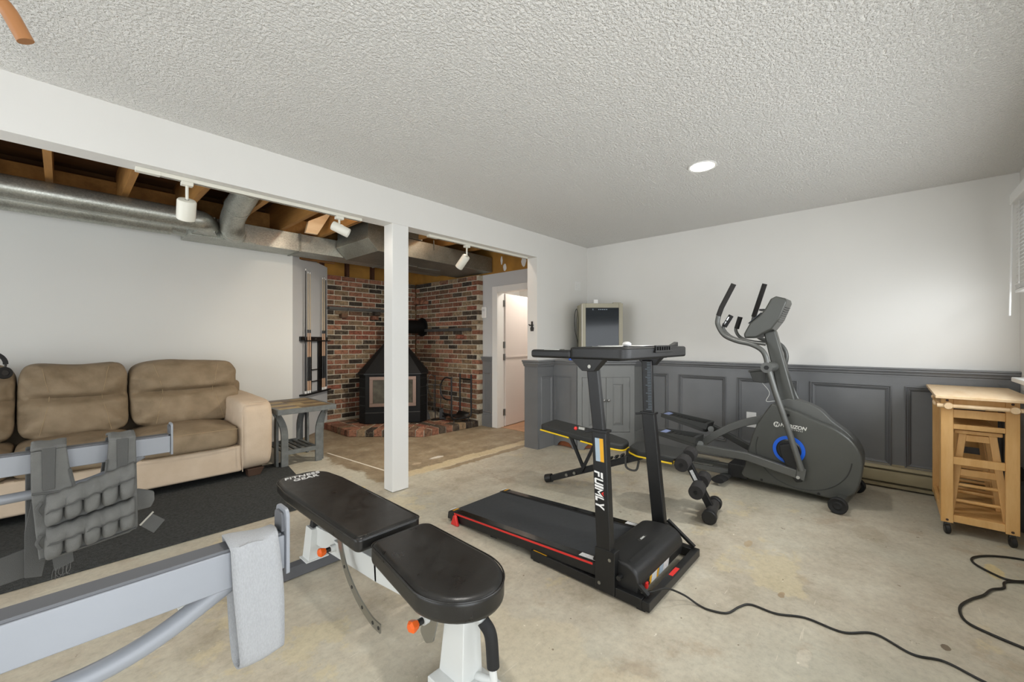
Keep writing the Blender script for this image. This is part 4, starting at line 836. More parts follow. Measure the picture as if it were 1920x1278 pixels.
# ---------------------------------------------------------------- small wall fittings
t = thing('switch_plate', 'white four button switch plate on the wall stub right of the opening', 'switch', (4.384, YB0-.004, 1.886))
MB().box(4.325, 4.443, YB0-.006, YB0, 1.83, 1.942).build('plate', 'trimw', t, bevel=.002)
for a in (4.357, 4.411):
    for z in (1.86, 1.912): MB().cyl((a, YB0-.006, z), (a, YB0-.010, z), .009, 12).build('button', 'white', t)
t = thing('thermostat', 'white rounded thermostat on the grey wall left of the door', 'thermostat', (XD-.01, 4.245, 1.6))
MB().box(XD-.028, XD, 4.20, 4.29, 1.525, 1.685).build('body', 'white', t, bevel=.012, seg=3); MB().cyl((XD-.028, 4.245, 1.57), (XD-.034, 4.245, 1.57), .022, 18).build('dial', 'white', t); MB().box(XD-.031, XD-.028, 4.222, 4.268, 1.62, 1.655).build('screen', 'label_w', t)
t = thing('bottle_opener', 'dark cast iron bottle opener on the white opening edge', 'bottle opener', (3.572, 2.967, 1.36))
MB().prism([(-.02, -.055), (.02, -.055), (.026, -.02), (.012, .0), (.012, .055), (-.012, .055), (-.012, 0), (-.026, -.02)], (3.576, 2.967, 1.365), (0, 1, 0), (0, 0, 1), (-.008, 0, 0)).build('plate', 'irong', t, bevel=.002)
MB().tube(bez([(3.568, 2.99, 1.375), (3.545, 2.99, 1.385), (3.540, 2.967, 1.372), (3.545, 2.945, 1.385), (3.568, 2.945, 1.375)], 5), .006, 8).build('cap_lifter', 'irong', t)
t = thing('outlet_plate', 'white outlet plate on the charcoal wainscot behind the elliptical', 'outlet', (xf, 1.01, .42))
MB().box(xf+.003, xf+.0125, .965, 1.05, .352, .50).build('plate', 'white', t, bevel=.002)
for z in (.395, .455): MB().prism(roundpoly([(-.016, -.02), (.016, -.02), (.016, .02), (-.016, .02)], .012, 4), (xf+.003, 1.008, z), (0, 1, 0), (0, 0, 1), (-.0015, 0, 0)).build('socket', 'trimw', t)
# ---------------------------------------------------------------- rug
rg = MB().prism([(-2.3, 3.10), (1.30, 3.105), (1.475, 4.30), (1.475, 4.42), (-2.3, 4.42)], (0, 0, .001), (1, 0, 0), (0, 1, 0), (0, 0, .009)).build('area_rug', 'rug', None, bevel=.003)
tag(rg, 'charcoal black rug under the front of the sofa', 'rug')
# ---------------------------------------------------------------- sofa
sf = thing('sofa', 'brown suede three seat sofa with plump stitched back cushions', 'sofa', (.1, 4.65, 0))
X0, X1 = -1.08, 1.30; SY = 4.127
def wr(c, q, amp, f):
    n = noise.noise(q*f)*.6+noise.noise(q*f*2.3)*.4; return n*amp
MB().box(X0+.05, X1-.24, SY+.012, 5.08, .072, .30).build('base', 'leather_lit', sf, bevel=.02, seg=3)
for xs in (-.42, .365): MB().tube([(xs, SY+.0105, .08), (xs, SY+.0105, .295)], .0018, 6).build('stitching', 'stitch', sf)
MB().box(X0+.05, X1-.05, 4.95, 5.17, .072, .80).build('back_frame', 'leather', sf, bevel=.04, seg=3)
def arm(x0, x1, name):
    def fn(c, q):
        # front face leans out and the arm droops forward
        k = (q.z-.07)/.6
        if c.y < 0: q = q+Vector((0, -.012*math.sin(min(1, max(0, k))*math.pi), 0))
        q.z += .03*(c.y*.5+.5)*(k > .5)
        q = q+Vector((-.035*max(0, .35-k)*(1 if c.x > 0 else 0), 0, 0))
        return q+Vector((wr(c, q, .006, 7), wr(c, q+Vector((3, 1, 2)), .005, 7), wr(c, q+Vector((9, 4, 1)), .006, 6)))
    a = MB().puff(x0, x1, SY-.005, 5.15, .068, .665, p=9, n=16, fn=fn).build(name, 'leather_lit', sf, ang=60)
    return a
ar = arm(X1-.262, X1+.005, 'arm'); arm(X0-.005, X0+.262, 'arm')
MB().tube(bez([(X1-.245, SY-.012, .075), (X1-.248, SY-.016, .40), (X1-.243, SY-.012, .60), (X1-.20, SY-.005, .655), (X1-.06, SY-.005, .664)], 8), .0035, 6).build('welt', 'leather_lit', ar)
XS = [X0+.27, -.225, .385, X1-.25]
def seatc(x0, x1):
    def fn(c, q):
        if c.z > 0: q.z += .028*(1-c.x**2)*(1-c.y**2)
        if c.y < 0: q.y -= .012*(1-c.z**2)
        return q+Vector((0, wr(c, q, .006, 8), wr(c, q+Vector((5, 0, 0)), .010, 5)))
    s_ = MB().puff(x0+.004, x1-.004, SY-.01, 4.84, .29, .475, p=7, n=16, fn=fn).build('seat_cushion', 'leather', sf, ang=70)
    MB().tube(bez([(x0+.03, SY-.016, .452), ((x0+x1)/2, SY-.026, .458), (x1-.03, SY-.016, .452)], 10), .0017, 6).build('stitching', 'stitch', s_)
    MB().tube(bez([(x0+.02, SY-.010, .305), ((x0+x1)/2, SY-.016, .303), (x1-.02, SY-.010, .305)], 6), .003, 6).build('welt', 'leather', s_)
def backc(x0, x1, lean=0):
    cx = (x0+x1)/2; hw = (x1-x0)/2; zt, zb = 1.02, .47
    def surf(q, c):
        zz = (q.z-zb)/(zt-zb)
        cre = math.exp(-((zz-.53)/.045)**2)
        if c.y < 0:
            q.y -= .045*(1-c.x**2)*(1-abs(2*zz-1)**3)
            q.y += .085*cre*(1-.35*abs(c.x)**2)
            fan = math.sin((zz-.53)*26/(0.35+abs(c.x)))*max(0, abs(c.x)-.40)*.034; q.y += fan
        q.y += (zz-.5)*.20
        q.x += .0
        if c.z > .5: q.z += .012*math.sin(c.x*3+x0*7)+.018*(1 if lean else 0)*(c.x*.5)
        wk = noise.noise(Vector((q.x*9+zz*6, 2.0, q.z*26)))*.010*(.35+abs(c.x)); n = Vector((wr(c, q, .008, 6), wr(c, q+Vector((4, 2, 0)), .018, 6)+wk, wr(c, q+Vector((1, 7, 0)), .010, 5)))
        return q+n
    b = MB().puff(x0+.004, x1-.004, 4.66, 4.95, zb, zt, p=6, n=26, fn=lambda c, q: surf(q, c)).build('back_cushion', 'leather', sf, ang=75)
    for sg in (-1, 1):
        pts = []
        for k in range(15):
            v = k/14; zz = .06+.88*v; cxn = sg*(.46+.22*abs(zz-.53)*(1.6)); c = Vector((cxn, -1, 2*zz-1)); q = Vector((cx+cxn*hw*.98, 4.662, zb+zz*(zt-zb)))
            q = surf(q, c); q.y -= .0015; pts.append(q)
        MB().tube(pts, .0016, 6).build('stitching', 'stitch', b)
for i in range(3): seatc(XS[i], XS[i+1]); backc(XS[i], XS[i+1]+(.12 if i == 2 else 0), i == 2)
for x_, y_ in ((X0+.06, SY+.02), (X1-.20, SY+.012), (X0+.06, 5.0), (X1-.16, 5.0)):
    MB().hull8([(x_+.008, y_+.008, .0105 if y_ < 4.4 else .001), (x_+.10, y_+.008, .0105 if y_ < 4.4 else .001), (x_+.10, y_+.085, .0105 if y_ < 4.4 else .001), (x_+.008, y_+.085, .0105 if y_ < 4.4 else .001)], [(x_, y_, .075), (x_+.13, y_, .075), (x_+.13, y_+.10, .075), (x_, y_+.10, .075)]).build('foot', 'dkwood', sf, bevel=.003)
# headphones hooked over the sofa back at the left edge
# ---------------------------------------------------------------- end table
et = thing('end_table', 'weathered grey end table with plank top and curved legs beside the sofa', 'table', (1.62, 4.5, 0))
tx0, tx1, ty0, ty1 = 1.335, 1.875, 4.12, 4.86; ZT = .565
q = MB()
for b_ in ((tx0, tx1, ty0, ty0+.028), (tx0, tx1, ty1-.028, ty1), (tx0, tx0+.028, ty0+.028, ty1-.028), (tx1-.028, tx1, ty0+.028, ty1-.028)): q.box(b_[0], b_[1], b_[2], b_[3], ZT-.048, ZT)
q.build('apron', 'tabled', et, bevel=.003)
plk = [mat('plank_straw', '#a8936a', .6, var=.2, vscale=14), mat('plank_oak', '#8f7a55', .6, var=.2, vscale=14), mat('plank_grey', '#77695a', .6, var=.2, vscale=14), mat('plank_umber', '#6a563c', .6, var=.2, vscale=14)]
random.seed(4)
ys = [ty0+.03+(ty1-ty0-.06)*k/6 for k in range(7)]
for k in range(6):
    cut = random.uniform(.35, .65); xs = [tx0+.029, tx0+.029+(tx1-tx0-.058)*cut, tx1-.029]
    for j in range(2): MB().box(xs[j]+.001, xs[j+1]-.001, ys[k]+.001, ys[k+1]-.001, ZT-.02, ZT-.002+random.uniform(-.0008, .0008)).build('plank', plk[(k*2+j*3) % 4], et, bevel=.0015)
def leg(x, y, sx, sy):
    # two flat curved boards per corner
    def prf(z): return .075*max(0, (z-.28)/.24)**2.2
    zb_ = .0105 if x < 1.6 and y < 4.45 else .001; zs = [zb_+(.517-zb_)*i/12 for i in range(13)]
    MB().rbar([(x+sx*prf(z), y, z) for z in zs], .022, .062, (0, 1, 0)).build('leg', 'tabled', et, bevel=.002) if False else None
    q = MB()
    for i in range(12):
        z0, z1 = zs[i], zs[i+1]; a, b = sx*prf(z0), sx*prf(z1)
        q.hull8([(x-.03+a, y-.011, z0), (x+.03+a, y-.011, z0), (x+.03+a, y+.011, z0), (x-.03+a, y+.011, z0)], [(x-.03+b, y-.011, z1), (x+.03+b, y-.011, z1), (x+.03+b, y+.011, z1), (x-.03+b, y+.011, z1)])
    q.build('leg', 'tabled', et)
    xb, yb = x+sx*.052, y-sy*.062; q = MB()
    for i in range(12):
        z0, z1 = zs[i], zs[i+1]; a, b = sy*prf(z0), sy*prf(z1); c_, d2 = sx*prf(z0)*.25, sx*prf(z1)*.25
        q.hull8([(xb-.011+c_, yb-.03+a, z0), (xb+.011+c_, yb-.03+a, z0), (xb+.011+c_, yb+.03+a, z0), (xb-.011+c_, yb+.03+a, z0)], [(xb-.011+d2, yb-.03+b, z1), (xb+.011+d2, yb-.03+b, z1), (xb+.011+d2, yb+.03+b, z1), (xb-.011+d2, yb+.03+b, z1)])
    q.build('leg', 'tabled', et)
for (x_, y_, sx, sy) in ((1.43, 4.235, -1, -1), (1.745, 4.235, 1, -1), (1.43, 4.72, -1, 1), (1.745, 4.72, 1, 1)): leg(x_, y_, sx, sy)
MB().box(1.44, 1.735, 4.225, 4.25, .115, .155).build('stretcher', 'tabled', et, bevel=.002); MB().box(1.44, 1.735, 4.705, 4.73, .115, .155).build('stretcher', 'tabled', et, bevel=.002)
for k in range(6): MB().box(1.43+k*.058, 1.46+k*.058, 4.25, 4.705, .13, .146).build('shelf_slat', 'tabled', et, bevel=.002)

# ---------------------------------------------------------------- bare bulb between the joists, hidden from the front by the beam
def bulb(x, y, power, label):
    bb = thing('bare_bulb', label, 'light bulb', (x, y, ZJ), 0, 'bare bulbs between the joists')
    MB().lathe([(.0, -.001), (.055, -.001), (.055, -.012), (.03, -.04), (.026, -.05), (.0, -.05)], (x, y, ZJ), n=20).build('lamp_holder', 'white', bb)
    MB().lathe([(.012, -.05), (.016, -.06), (.030, -.085), (.030, -.10), (.018, -.122), (.0, -.126)], (x, y, ZJ), n=20).build('glass_bulb', 'lens', bb)
    d = bpy.data.lights.new('bulb_lamp', 'POINT'); d.energy = power; d.color = (1, .88, .72); d.shadow_soft_size = .035
    l = bpy.data.objects.new('bulb_lamp', d); COL.objects.link(l); l.parent = bb; l.location = (0, 0, -.17)
bulb(1.72, 3.45, 15, 'bare light bulb up between the joists left of the post'); bulb(3.08, 3.30, 7, 'added unseen light bulb up between the joists right of the post')  # the right-hand bulb is unseen, added to brighten the brick corner
_d = bpy.data.lights.new('added_hall_lamp', 'POINT'); _d.energy = 20; _d.color = (1, .93, .86); _d.shadow_soft_size = .1  # unseen point lamp added to brighten the next room
_l = bpy.data.objects.new('added_hall_lamp', _d); COL.objects.link(_l); _l.location = (4.75, 3.55, 2.15)

# ---------------------------------------------------------------- headphones on the sofa back
hp = thing('headphones', 'black over-ear headphones on the sofa back at the left edge', 'headphones', (-.33, 4.66, 1.0))
MB().sweep([(-.35+.085*math.cos(a), 4.60+.035*math.sin(a), 1.035+.085*math.sin(a)) for a in [math.pi*k/14 for k in range(15)]], [(-.013, -.004), (.013, -.004), (.013, .004), (-.013, .004)], up=(0, 1, 0)).build('headband', 'blk_rub', hp, bevel=.003)
for sg in (-1, 1):
    c = Vector((-.35+sg*.078, 4.595, .975)); MB().lathe([(.014, -.012), (.036, -.014), (.042, -.004), (.042, .008), (.036, .016), (.02, .016), (.018, .004)], c, (sg*.5, -.85, .1), 22).build('ear_cup', 'blk_rub', hp)
    MB().lathe([(.006, .006), (.018, .006), (.018, .012), (.006, .012)], c, (sg*.5, -.85, .1), 16).build('ear_pad_grille', 'irong', hp)
    MB().bar((-.35+sg*.085, 4.60, 1.035), (-.35+sg*.08, 4.597, .99), .012, .008).build('yoke', 'irong', hp)
# ---------------------------------------------------------------- power rack (mostly out of frame on the left)
rk = thing('power_rack', 'light grey steel power rack with two long spotter arms', 'power rack', (-1.3, 1.52, 0))
YN, YA = .88, 2.14
for y_ in (YN, YA):
    for x_ in (-.86, -1.85): MB().box(x_-.035, x_+.035, y_-.01, y_+.06, .001, 2.22).build('upright', 'rackg', rk, bevel=.004)
    MB().box(-1.815, -.895, y_-.005, y_+.055, .03, .09).build('base_rail', 'rackg', rk, bevel=.003); MB().box(-1.815, -.895, y_-.005, y_+.055, 2.15, 2.21).build('top_rail', 'rackg', rk, bevel=.003)
    arm_ = MB().box(-.825, .298, y_, y_+.046, .752, .818).build('spotter_arm', 'rackg', rk, bevel=.0025)
    MB().box(-.82, .292, y_+.003, y_+.044, .818, .8235).build('wear_liner', 'rackd', arm_, bevel=.001)
    MB().prism(roundpoly([(-.007, .742), (.052, .742), (.052, .868), (-.007, .868)], [.004, .004, .014, .014], 5), (.298, y_, 0), (0, 1, 0), (0, 0, 1), (.007, 0, 0)).build('end_plate', 'rackg', arm_, bevel=.0015)
    MB().prism(roundpoly([(.004, .824), (.044, .824), (.044, .860), (.004, .860)], [0, 0, .01, .01], 4), (.293, y_, 0), (0, 1, 0), (0, 0, 1), (.005, 0, 0)).build('end_liner', 'rackd', arm_)
    MB().tube(fillet([(.215, y_+.024, .755), (.08, y_+.05, .672), (-.84, y_+.05, .655)], .09, 8), .0165, 14).build('arm_brace', 'rackg', arm_)
    MB().prism(roundpoly([(-.36, .744), (.15, .744), (.15, .751), (-.36, .751)], .003, 2), (0, y_+.052, 0), (1, 0, 0), (0, 0, 1), (0, .004, 0)).build('lock_strip', 'steelw', arm_)
    MB().prism(roundpoly([(.14, 0), (.178, 0), (.178, .03), (.14, .03)], [0, .012, .012, 0], 5), (0, y_+.046, .722), (1, 0, 0), (0, 1, .0), (0, 0, .004)).build('lock_tab', 'steelw', arm_)
for x_ in (-.86, -1.85): MB().box(x_-.03, x_+.03, YN+.06, YA-.01, 2.15, 2.21).build('cross_member', 'rackg', rk, bevel=.003)
MB().box(-1.88, -1.82, YN+.06, YA-.01, .03, .09).build('cross_member', 'rackg', rk, bevel=.003)
hg = fillet([(-.83, 1.80, 2.175), (-.115, 1.80, 2.150), (-.068, 1.80, 2.045)], .055, 8)
MB().tube(hg, .0185, 18).build('pull_up_handle', 'tan', rk)
# ---------------------------------------------------------------- weighted vest hung over the far spotter arm
vs = thing('weighted_vest', 'dark grey weighted vest with pouch rows hanging on the far spotter arm', 'vest', (.06, 2.10, .83))
def VP(px, pz, y=2.085): return (px, y, pz)
out = [(-.069, .832), (.012, .836), (.020, .76), (.034, .675), (.047, .648), (.070, .640), (.092, .655), (.104, .70), (.112, .77), (.116, .838), (.189, .842), (.192, .70), (.196, .50), (.17, .487), (-.02, .462), (-.05, .466), (-.058, .56), (-.068, .70)]
def vbend(q): return q
fpn = MB().prism(out, (0, 2.088, 0), (1, 0, 0), (0, 0, 1), (0, .018, 0)).build('front_panel', 'vest', vs, bevel=.005)
bo = [(-.085, .83), (.01, .83), (.03, .68), (.07, .665), (.10, .69), (.115, .83), (.185, .83), (.186, .50), (-.07, .44), (-.085, .45)]
MB().prism(bo, (0, 2.215, 0), (1, 0, 0), (0, 0, 1), (0, .018, 0)).build('back_panel', 'vestd', vs, bevel=.005)
for (a, b) in ((-.069, .012), (.116, .189)):
    MB().grid(lambda u, v: (a+(b-a)*u, 2.09+.142*v, .836+.014*math.sin(math.pi*v)+.002*math.sin(9*u)), 8, 10).build('shoulder_strap', 'vest', vs, solid=.008)
    cx = (a+b)/2; MB().prism([(cx-.014, .70), (cx+.014, .70), (cx+.016, .84), (cx-.016, .84)], (0, 2.083, 0), (1, 0, 0), (0, 0, 1), (0, .006, 0)).build('strap_webbing', 'vestd', fpn, bevel=.002)
for (p, q_) in (((-.066, .694), (.036, .690)), ((.036, .690), (.19, .745)), ((-.05, .47), (.19, .50))): MB().tube(bez([(p[0], 2.085, p[1]), ((p[0]+q_[0])/2, 2.083, (p[1]+q_[1])/2-.003), (q_[0], 2.085, q_[1])], 6), .0035, 6).build('binding', 'vestd', fpn)
MB().tube(bez([(.020, 2.086, .76), (.036, 2.086, .672), (.049, 2.086, .646), (.071, 2.086, .638), (.093, 2.086, .653), (.105, 2.086, .70), (.112, 2.086, .77)], 6), .0045, 6).build('binding', 'vestd', fpn)
for row, (zl, zr, hl, hr) in enumerate(((.675, .742, .092, .115), (.567, .612, .098, .098))):
    xa, xb = -.040, .186
    for k in range(5):
        u0, u1 = k/5, (k+1)/5; x0_, x1_ = xa+(xb-xa)*u0, xa+(xb-xa)*u1; um = (u0+u1)/2; zt = zl+(zr-zl)*um; hh = hl+(hr-hl)*um
        def fn(c, q, zt=zt, hh=hh, sl=(zr-zl)/(xb-xa), xm=(x0_+x1_)/2):
            q.z += sl*(q.x-xm); q.y += -.006*(c.z < 0)*(1-c.x**2)+noise.noise(q*30)*.004; return q
        pk = MB().puff(x0_+.0015, x1_-.0015, 2.050, 2.094, zt-hh, zt-.012, p=4.0, n=8, fn=fn).build('weight_pouch', 'vest', vs, ang=70)
    def flap(u, v, zl=zl, zr=zr, xa=xa, xb=xb):
        x = xa+.006+(xb-xa-.008)*u; b = abs(math.sin(u*5*math.pi)); zt = zl+(zr-zl)*u
        return (x, 2.083-.037*math.sin(min(1, v*1.25)*math.pi*.55)*(.72+.28*b), zt+.006-.048*v-.006*v*(1-b)+.002*math.sin(40*u))
    MB().grid(flap, 50, 6).build('pouch_flap', 'vest', vs, solid=.003, ang=80)
    ed = [flap(i/60, 1.0) for i in range(61)]; MB().tube([(p[0], p[1]-.002, p[2]) for p in ed], .0022, 6).build('flap_binding', 'vestd', vs)
    MB().tube(bez([(xa-.004, 2.070, zl-.012), (xa-.014, 2.062, zl-.030), (xa-.006, 2.062, zl-.052)], 5), .005, 8).build('pull_loop', 'vestd', vs)
# side straps and buckle on the right, belt flap on the left, tail below
MB().prism(roundpoly([(.186, .60), (.215, .595), (.262, .575), (.262, .54), (.25, .515), (.19, .512)], .012, 4), (0, 2.12, 0), (1, 0, 0), (0, .25, 1), (0, .008, 0)).build('side_flap', 'vest', vs, bevel=.003)
MB().prism([(.20, .508), (.232, .545), (.272, .508), (.238, .468)], (0, 2.07, 0), (1, 0, 0), (0, 0, 1), (0, .007, 0)).build('side_strap', 'vestd', vs, bevel=.002)
MB().rbar([(.198, 2.066, .512), (.236, 2.066, .552)], .006, .004, (0, 1, 0)).build('buckle', 'alu', vs)
MB().prism([(-.40, .41), (-.16, .465), (-.068, .485), (-.064, .40), (-.08, .385), (-.16, .375), (-.40, .315)], (0, 2.20, 0), (1, 0, 0), (0, 0, 1), (0, .010, 0)).build('belt_flap', 'vestd', vs, bevel=.003)
MB().prism([(-.062, .70), (-.04, .70), (-.03, .48), (-.045, .385), (-.085, .395), (-.085, .55)], (0, 2.165, 0), (1, 0, 0), (0, 0, 1), (0, .008, 0)).build('side_gusset', 'vestd', vs, bevel=.002)
MB().prism([(-.022, .468), (.026, .480), (.030, .432), (-.016, .416)], (0, 2.10, 0), (1, 0, 0), (0, 0, 1), (0, .005, 0)).build('webbing_tail', 'vestd', vs, bevel=.001)
random.seed(3)
for k in range(9):
    x_ = -.018+.005*k; MB().tube(bez([(x_, 2.10, .424+.001*k), (x_+random.uniform(-.006, .004), 2.10, .405), (x_+random.uniform(-.02, .01), 2.10, .385+random.uniform(0, .012))], 4), .0006, 4).build('frayed_thread', 'vest', vs)
# ---------------------------------------------------------------- woven resistance band over the near arm
rb = thing('resistance_band', 'pale grey woven fabric loop band hanging over the near spotter arm', 'band', (.25, .90, .83))
def bpath(t):
    # closed loop in y,z: front drop, bottom fold, back drop, over the arm
    pass
path = []
for k in range(9): path.append((.872-.010*math.sin(k/8*math.pi)*.6, .822-.205*k/8))
for k in range(1, 8): a = math.pi*k/8; path.append((.872+.020-.020*math.cos(a), .617-.020*math.sin(a)))
for k in range(9): path.append((.912+.022*math.sin(min(1, k/7)*math.pi/2), .617+.205*k/8))
for k in range(1, 8): a = math.pi*k/8; path.append((.903+.031*math.cos(a), .822+.012*math.sin(a)))
nb = len(path)
m_ = MB()
for i, (y_, z_) in enumerate(path):
    for j in range(7):
        u = j/6; sk = (.822-z_)*.06; m_.v.append(Vector((.205+.078*u+sk+.004*math.sin(i*.5)*(u-.5), y_, z_+.004*math.sin(u*4+i*.3))))
for i in range(nb):
    for j in range(6): a = i*7+j; b = ((i+1) % nb)*7+j; m_.f.append((a, a+1, b+1, b))
bo_ = m_.build('woven_loop', 'band', rb, solid=.0035, ang=70)
MB().prism([(.222, .640), (.30, .645), (.30, .685), (.222, .680)], (0, .928, 0), (1, 0, 0), (0, 0, 1), (0, -.0012, 0)).build('sewn_label', 'black', rb)
# ---------------------------------------------------------------- adjustable weight bench
bn = thing('weight_bench', 'adjustable weight bench with black vinyl pads and white steel frame', 'weight bench', (.92, 1.7, 0))
def pad(name, outline, z0, z1, mt_, parent, bev=.018, tilt=0.0, y0=0.0):
    q = MB().prism(outline, (0, 0, z0), (1, 0, 0), (0, 1, 0), (0, 0, z1-z0)); 
    for p in q.v: p.z += tilt*(p.y-y0)
    o = q.build(name, mt_, parent, bevel=bev, seg=4, ang=50)
    ln = [Vector((p[0], p[1], z1-bev*.42+tilt*(p[1]-y0))) for p in outline]; c = sum(ln, Vector())/len(ln); ln = [c+(p-c)*1.0 for p in ln]
    MB().tube(ln, .0028, 6, closed=True).build('welt', mt_, o)
    return o
bp_o = roundpoly([(.772, 1.522), (1.072, 1.522), (1.080, 2.30), (1.055, 2.54), (.80, 2.54), (.772, 2.30)], [.03, .03, .2, .11, .11, .2], 7)
pd = pad('back_pad', bp_o, .368, .432, 'vinyl', bn, .02)
sp_o = roundpoly([(.795, 1.485), (1.072, 1.485), (1.066, 1.40), (.80, 1.40)], [.045, .045, 0, 0], 6)
sp_o = [q for q in sp_o if q[1] > 1.401]+[(.915-.006*0+.145*math.cos(a)*(1-.0*a)-.012*(1-math.cos(a)), 1.10+.19*math.sin(a)) for a in [-math.pi*k/22 for k in range(23)]]
pad('seat_pad', sp_o, .340, .424, 'vinyl', bn, .024)
text('FITNESS\nGEAR', 'pad_lettering', 'white', pd, (.925, 2.445, .4325), (1, 0, 0), (0, 1, 0), .052, shear=.25, spacing=1.05, bold=.0012)
MB().bar((.925, 2.21, .185), (.925, 1.60, .228), .055, .095).build('main_beam', 'steelw', bn, bevel=.003)
MB().bar((.925, 1.62, .226), (.925, 1.08, .292), .055, .095).build('main_beam', 'steelw', bn, bevel=.003)
MB().box(.895, .955, 1.50, 1.60, .262, .366).build('pad_hinge', 'steelw', bn, bevel=.003)
MB().bar((.90, 1.55, .355), (.90, 2.35, .355), .03, .024).build('pad_rail', 'rackd', bn); MB().bar((.95, 1.55, .355), (.95, 2.35, .355), .03, .024).build('pad_rail', 'rackd', bn)
MB().box(.86, .96, 1.02, 1.45, .312, .342).build('seat_carrier', 'steelw', bn, bevel=.003)
# rear foot and upright
MB().box(.60, 1.24, 2.215, 2.275, .004, .062).build('rear_foot', 'rackd', bn, bevel=.004)
for x_ in (.59, 1.23): MB().box(x_, x_+.018, 2.212, 2.278, .002, .064).build('foot_cap', 'blk_pl', bn, bevel=.003)
MB().hull8([(.858, 2.205, .066), (.945, 2.205, .066), (.945, 2.285, .066), (.858, 2.285, .066)], [(.872, 2.20, .226), (.935, 2.20, .226), (.935, 2.275, .226), (.872, 2.275, .226)]).build('rear_upright', 'steelw', bn, bevel=.003)
MB().box(.845, .96, 2.198, 2.29, .062, .068).build('foot_plate', 'steelw', bn, bevel=.001)
MB().hull8([(.882, 2.215, .226), (.920, 2.215, .226), (.920, 2.256, .226), (.882, 2.256, .226)], [(.886, 2.219, .260), (.916, 2.219, .260), (.916, 2.252, .260), (.886, 2.252, .260)]).build('bumper', 'blk_rub', bn, bevel=.003)
MB().prism([(2.21, .228), (1.92, .262), (1.92, .24), (2.21, .21)], (.898, 0, 0), (0, 1, 0), (0, 0, 1), (.054, 0, 0)).build('gusset', 'steelw', bn)
# back pad arc ladder and its pull pin
def arc(pts, w, th, name):
    cv = bez(pts, 6); q = MB(); k = len(cv)
    for i, p in enumerate(cv):
        t_ = (cv[min(i+1, k-1)]-cv[max(i-1, 0)]).normalized(); n_ = Vector((0, -t_.z, t_.y))
        for s_, xx in ((-1, 0), (1, 0), (1, th), (-1, th)): q.v.append(p+n_*(s_*w/2)+Vector((xx, 0, 0)))
    for i in range(k-1):
        for j in range(4): q.f.append((i*4+j, i*4+(j+1) % 4, (i+1)*4+(j+1) % 4, (i+1)*4+j))
    q.f.append((0, 1, 2, 3)); q.f.append(tuple((k-1)*4+j for j in range(4))); return q
lad = [(.852, 1.86, .345), (.852, 1.825, .25), (.852, 1.77, .17), (.852, 1.67, .10), (.852, 1.56, .062), (.852, 1.49, .058)]
al = arc(lad, .036, .006, '').build('angle_ladder', 'alu', bn)
cvl = bez(lad, 6)
for k in (10, 15, 20, 25, 29): MB().cyl(cvl[min(k, len(cvl)-1)]+Vector((-.0012, 0, 0)), cvl[min(k, len(cvl)-1)]+Vector((.0072, 0, 0)), .0075, 12).build('hole', 'blk_pl', al)
def pull_pin(p, name):
    p = Vector(p); r_ = MB().box(p.x, p.x+.055, p.y-.022, p.y+.022, p.z-.026, p.z+.026).build('pin_bracket', 'steelw', bn, bevel=.004)
    MB().cyl(p, p+Vector((-.024, 0, 0)), .017, 16).build('pin_boss', 'steelw', bn); MB().cyl(p+Vector((-.024, 0, 0)), p+Vector((-.045, 0, 0)), .011, 14).build('pin_sleeve', 'blk_pl', bn)
    MB().lathe([(.008, 0), (.014, .004), (.020, .018), (.021, .028), (.014, .036), (.004, .038)], p+Vector((-.042, 0, 0)), (-1, 0, 0), 6).build('pull_knob', 'orange', bn, ang=20)
pull_pin((.872, 1.93, .228), 'a'); pull_pin((.866, 1.19, .236), 'b')
MB().prism(roundpoly([(1.10, .36), (1.14, .37), (1.235, .17), (1.20, .14), (1.16, .165)], .018, 4), (.862, 0, 0), (0, 1, 0), (0, 0, 1), (.006, 0, 0)).build('seat_ladder', 'alu', bn)
# front post, handle and foot
MB().hull8([(.885, 1.03, .062), (.975, 1.03, .062), (.975, 1.155, .062), (.885, 1.155, .062)], [(.895, 1.035, .325), (.965, 1.035, .325), (.965, 1.125, .325), (.895, 1.125, .325)]).build('front_post', 'steelw', bn, bevel=.004)
MB().box(.84, .995, .955, 1.16, .003, .063).build('front_foot', 'steelw', bn, bevel=.004)
MB().prism([(1.02, .325), (1.16, .325), (1.16, .30), (1.02, .30)], (.885, 0, 0), (0, 1, 0), (0, 0, 1), (.09, 0, 0)).build('post_cap', 'steelw', bn, bevel=.003)
hpth = fillet([(.935, 1.04, .295), (.948, .975, .262), (.955, .955, .09)], .06, 8)
MB().tube(hpth, .0125, 14).build('carry_handle', 'steelw', bn); MB().tube(bez([(.945, .995, .272), (.951, .966, .235), (.954, .957, .135)], 6), .021, 16).build('foam_grip', 'blk_rub', bn)
MB().cyl((.955, .955, .09), (.945, 1.06, .062), .0125, 12).build('carry_handle', 'steelw', bn)
MB().box(.965, 1.02, 1.0, 1.10, .300, .342).build('end_plug', 'blk_pl', bn, bevel=.004)
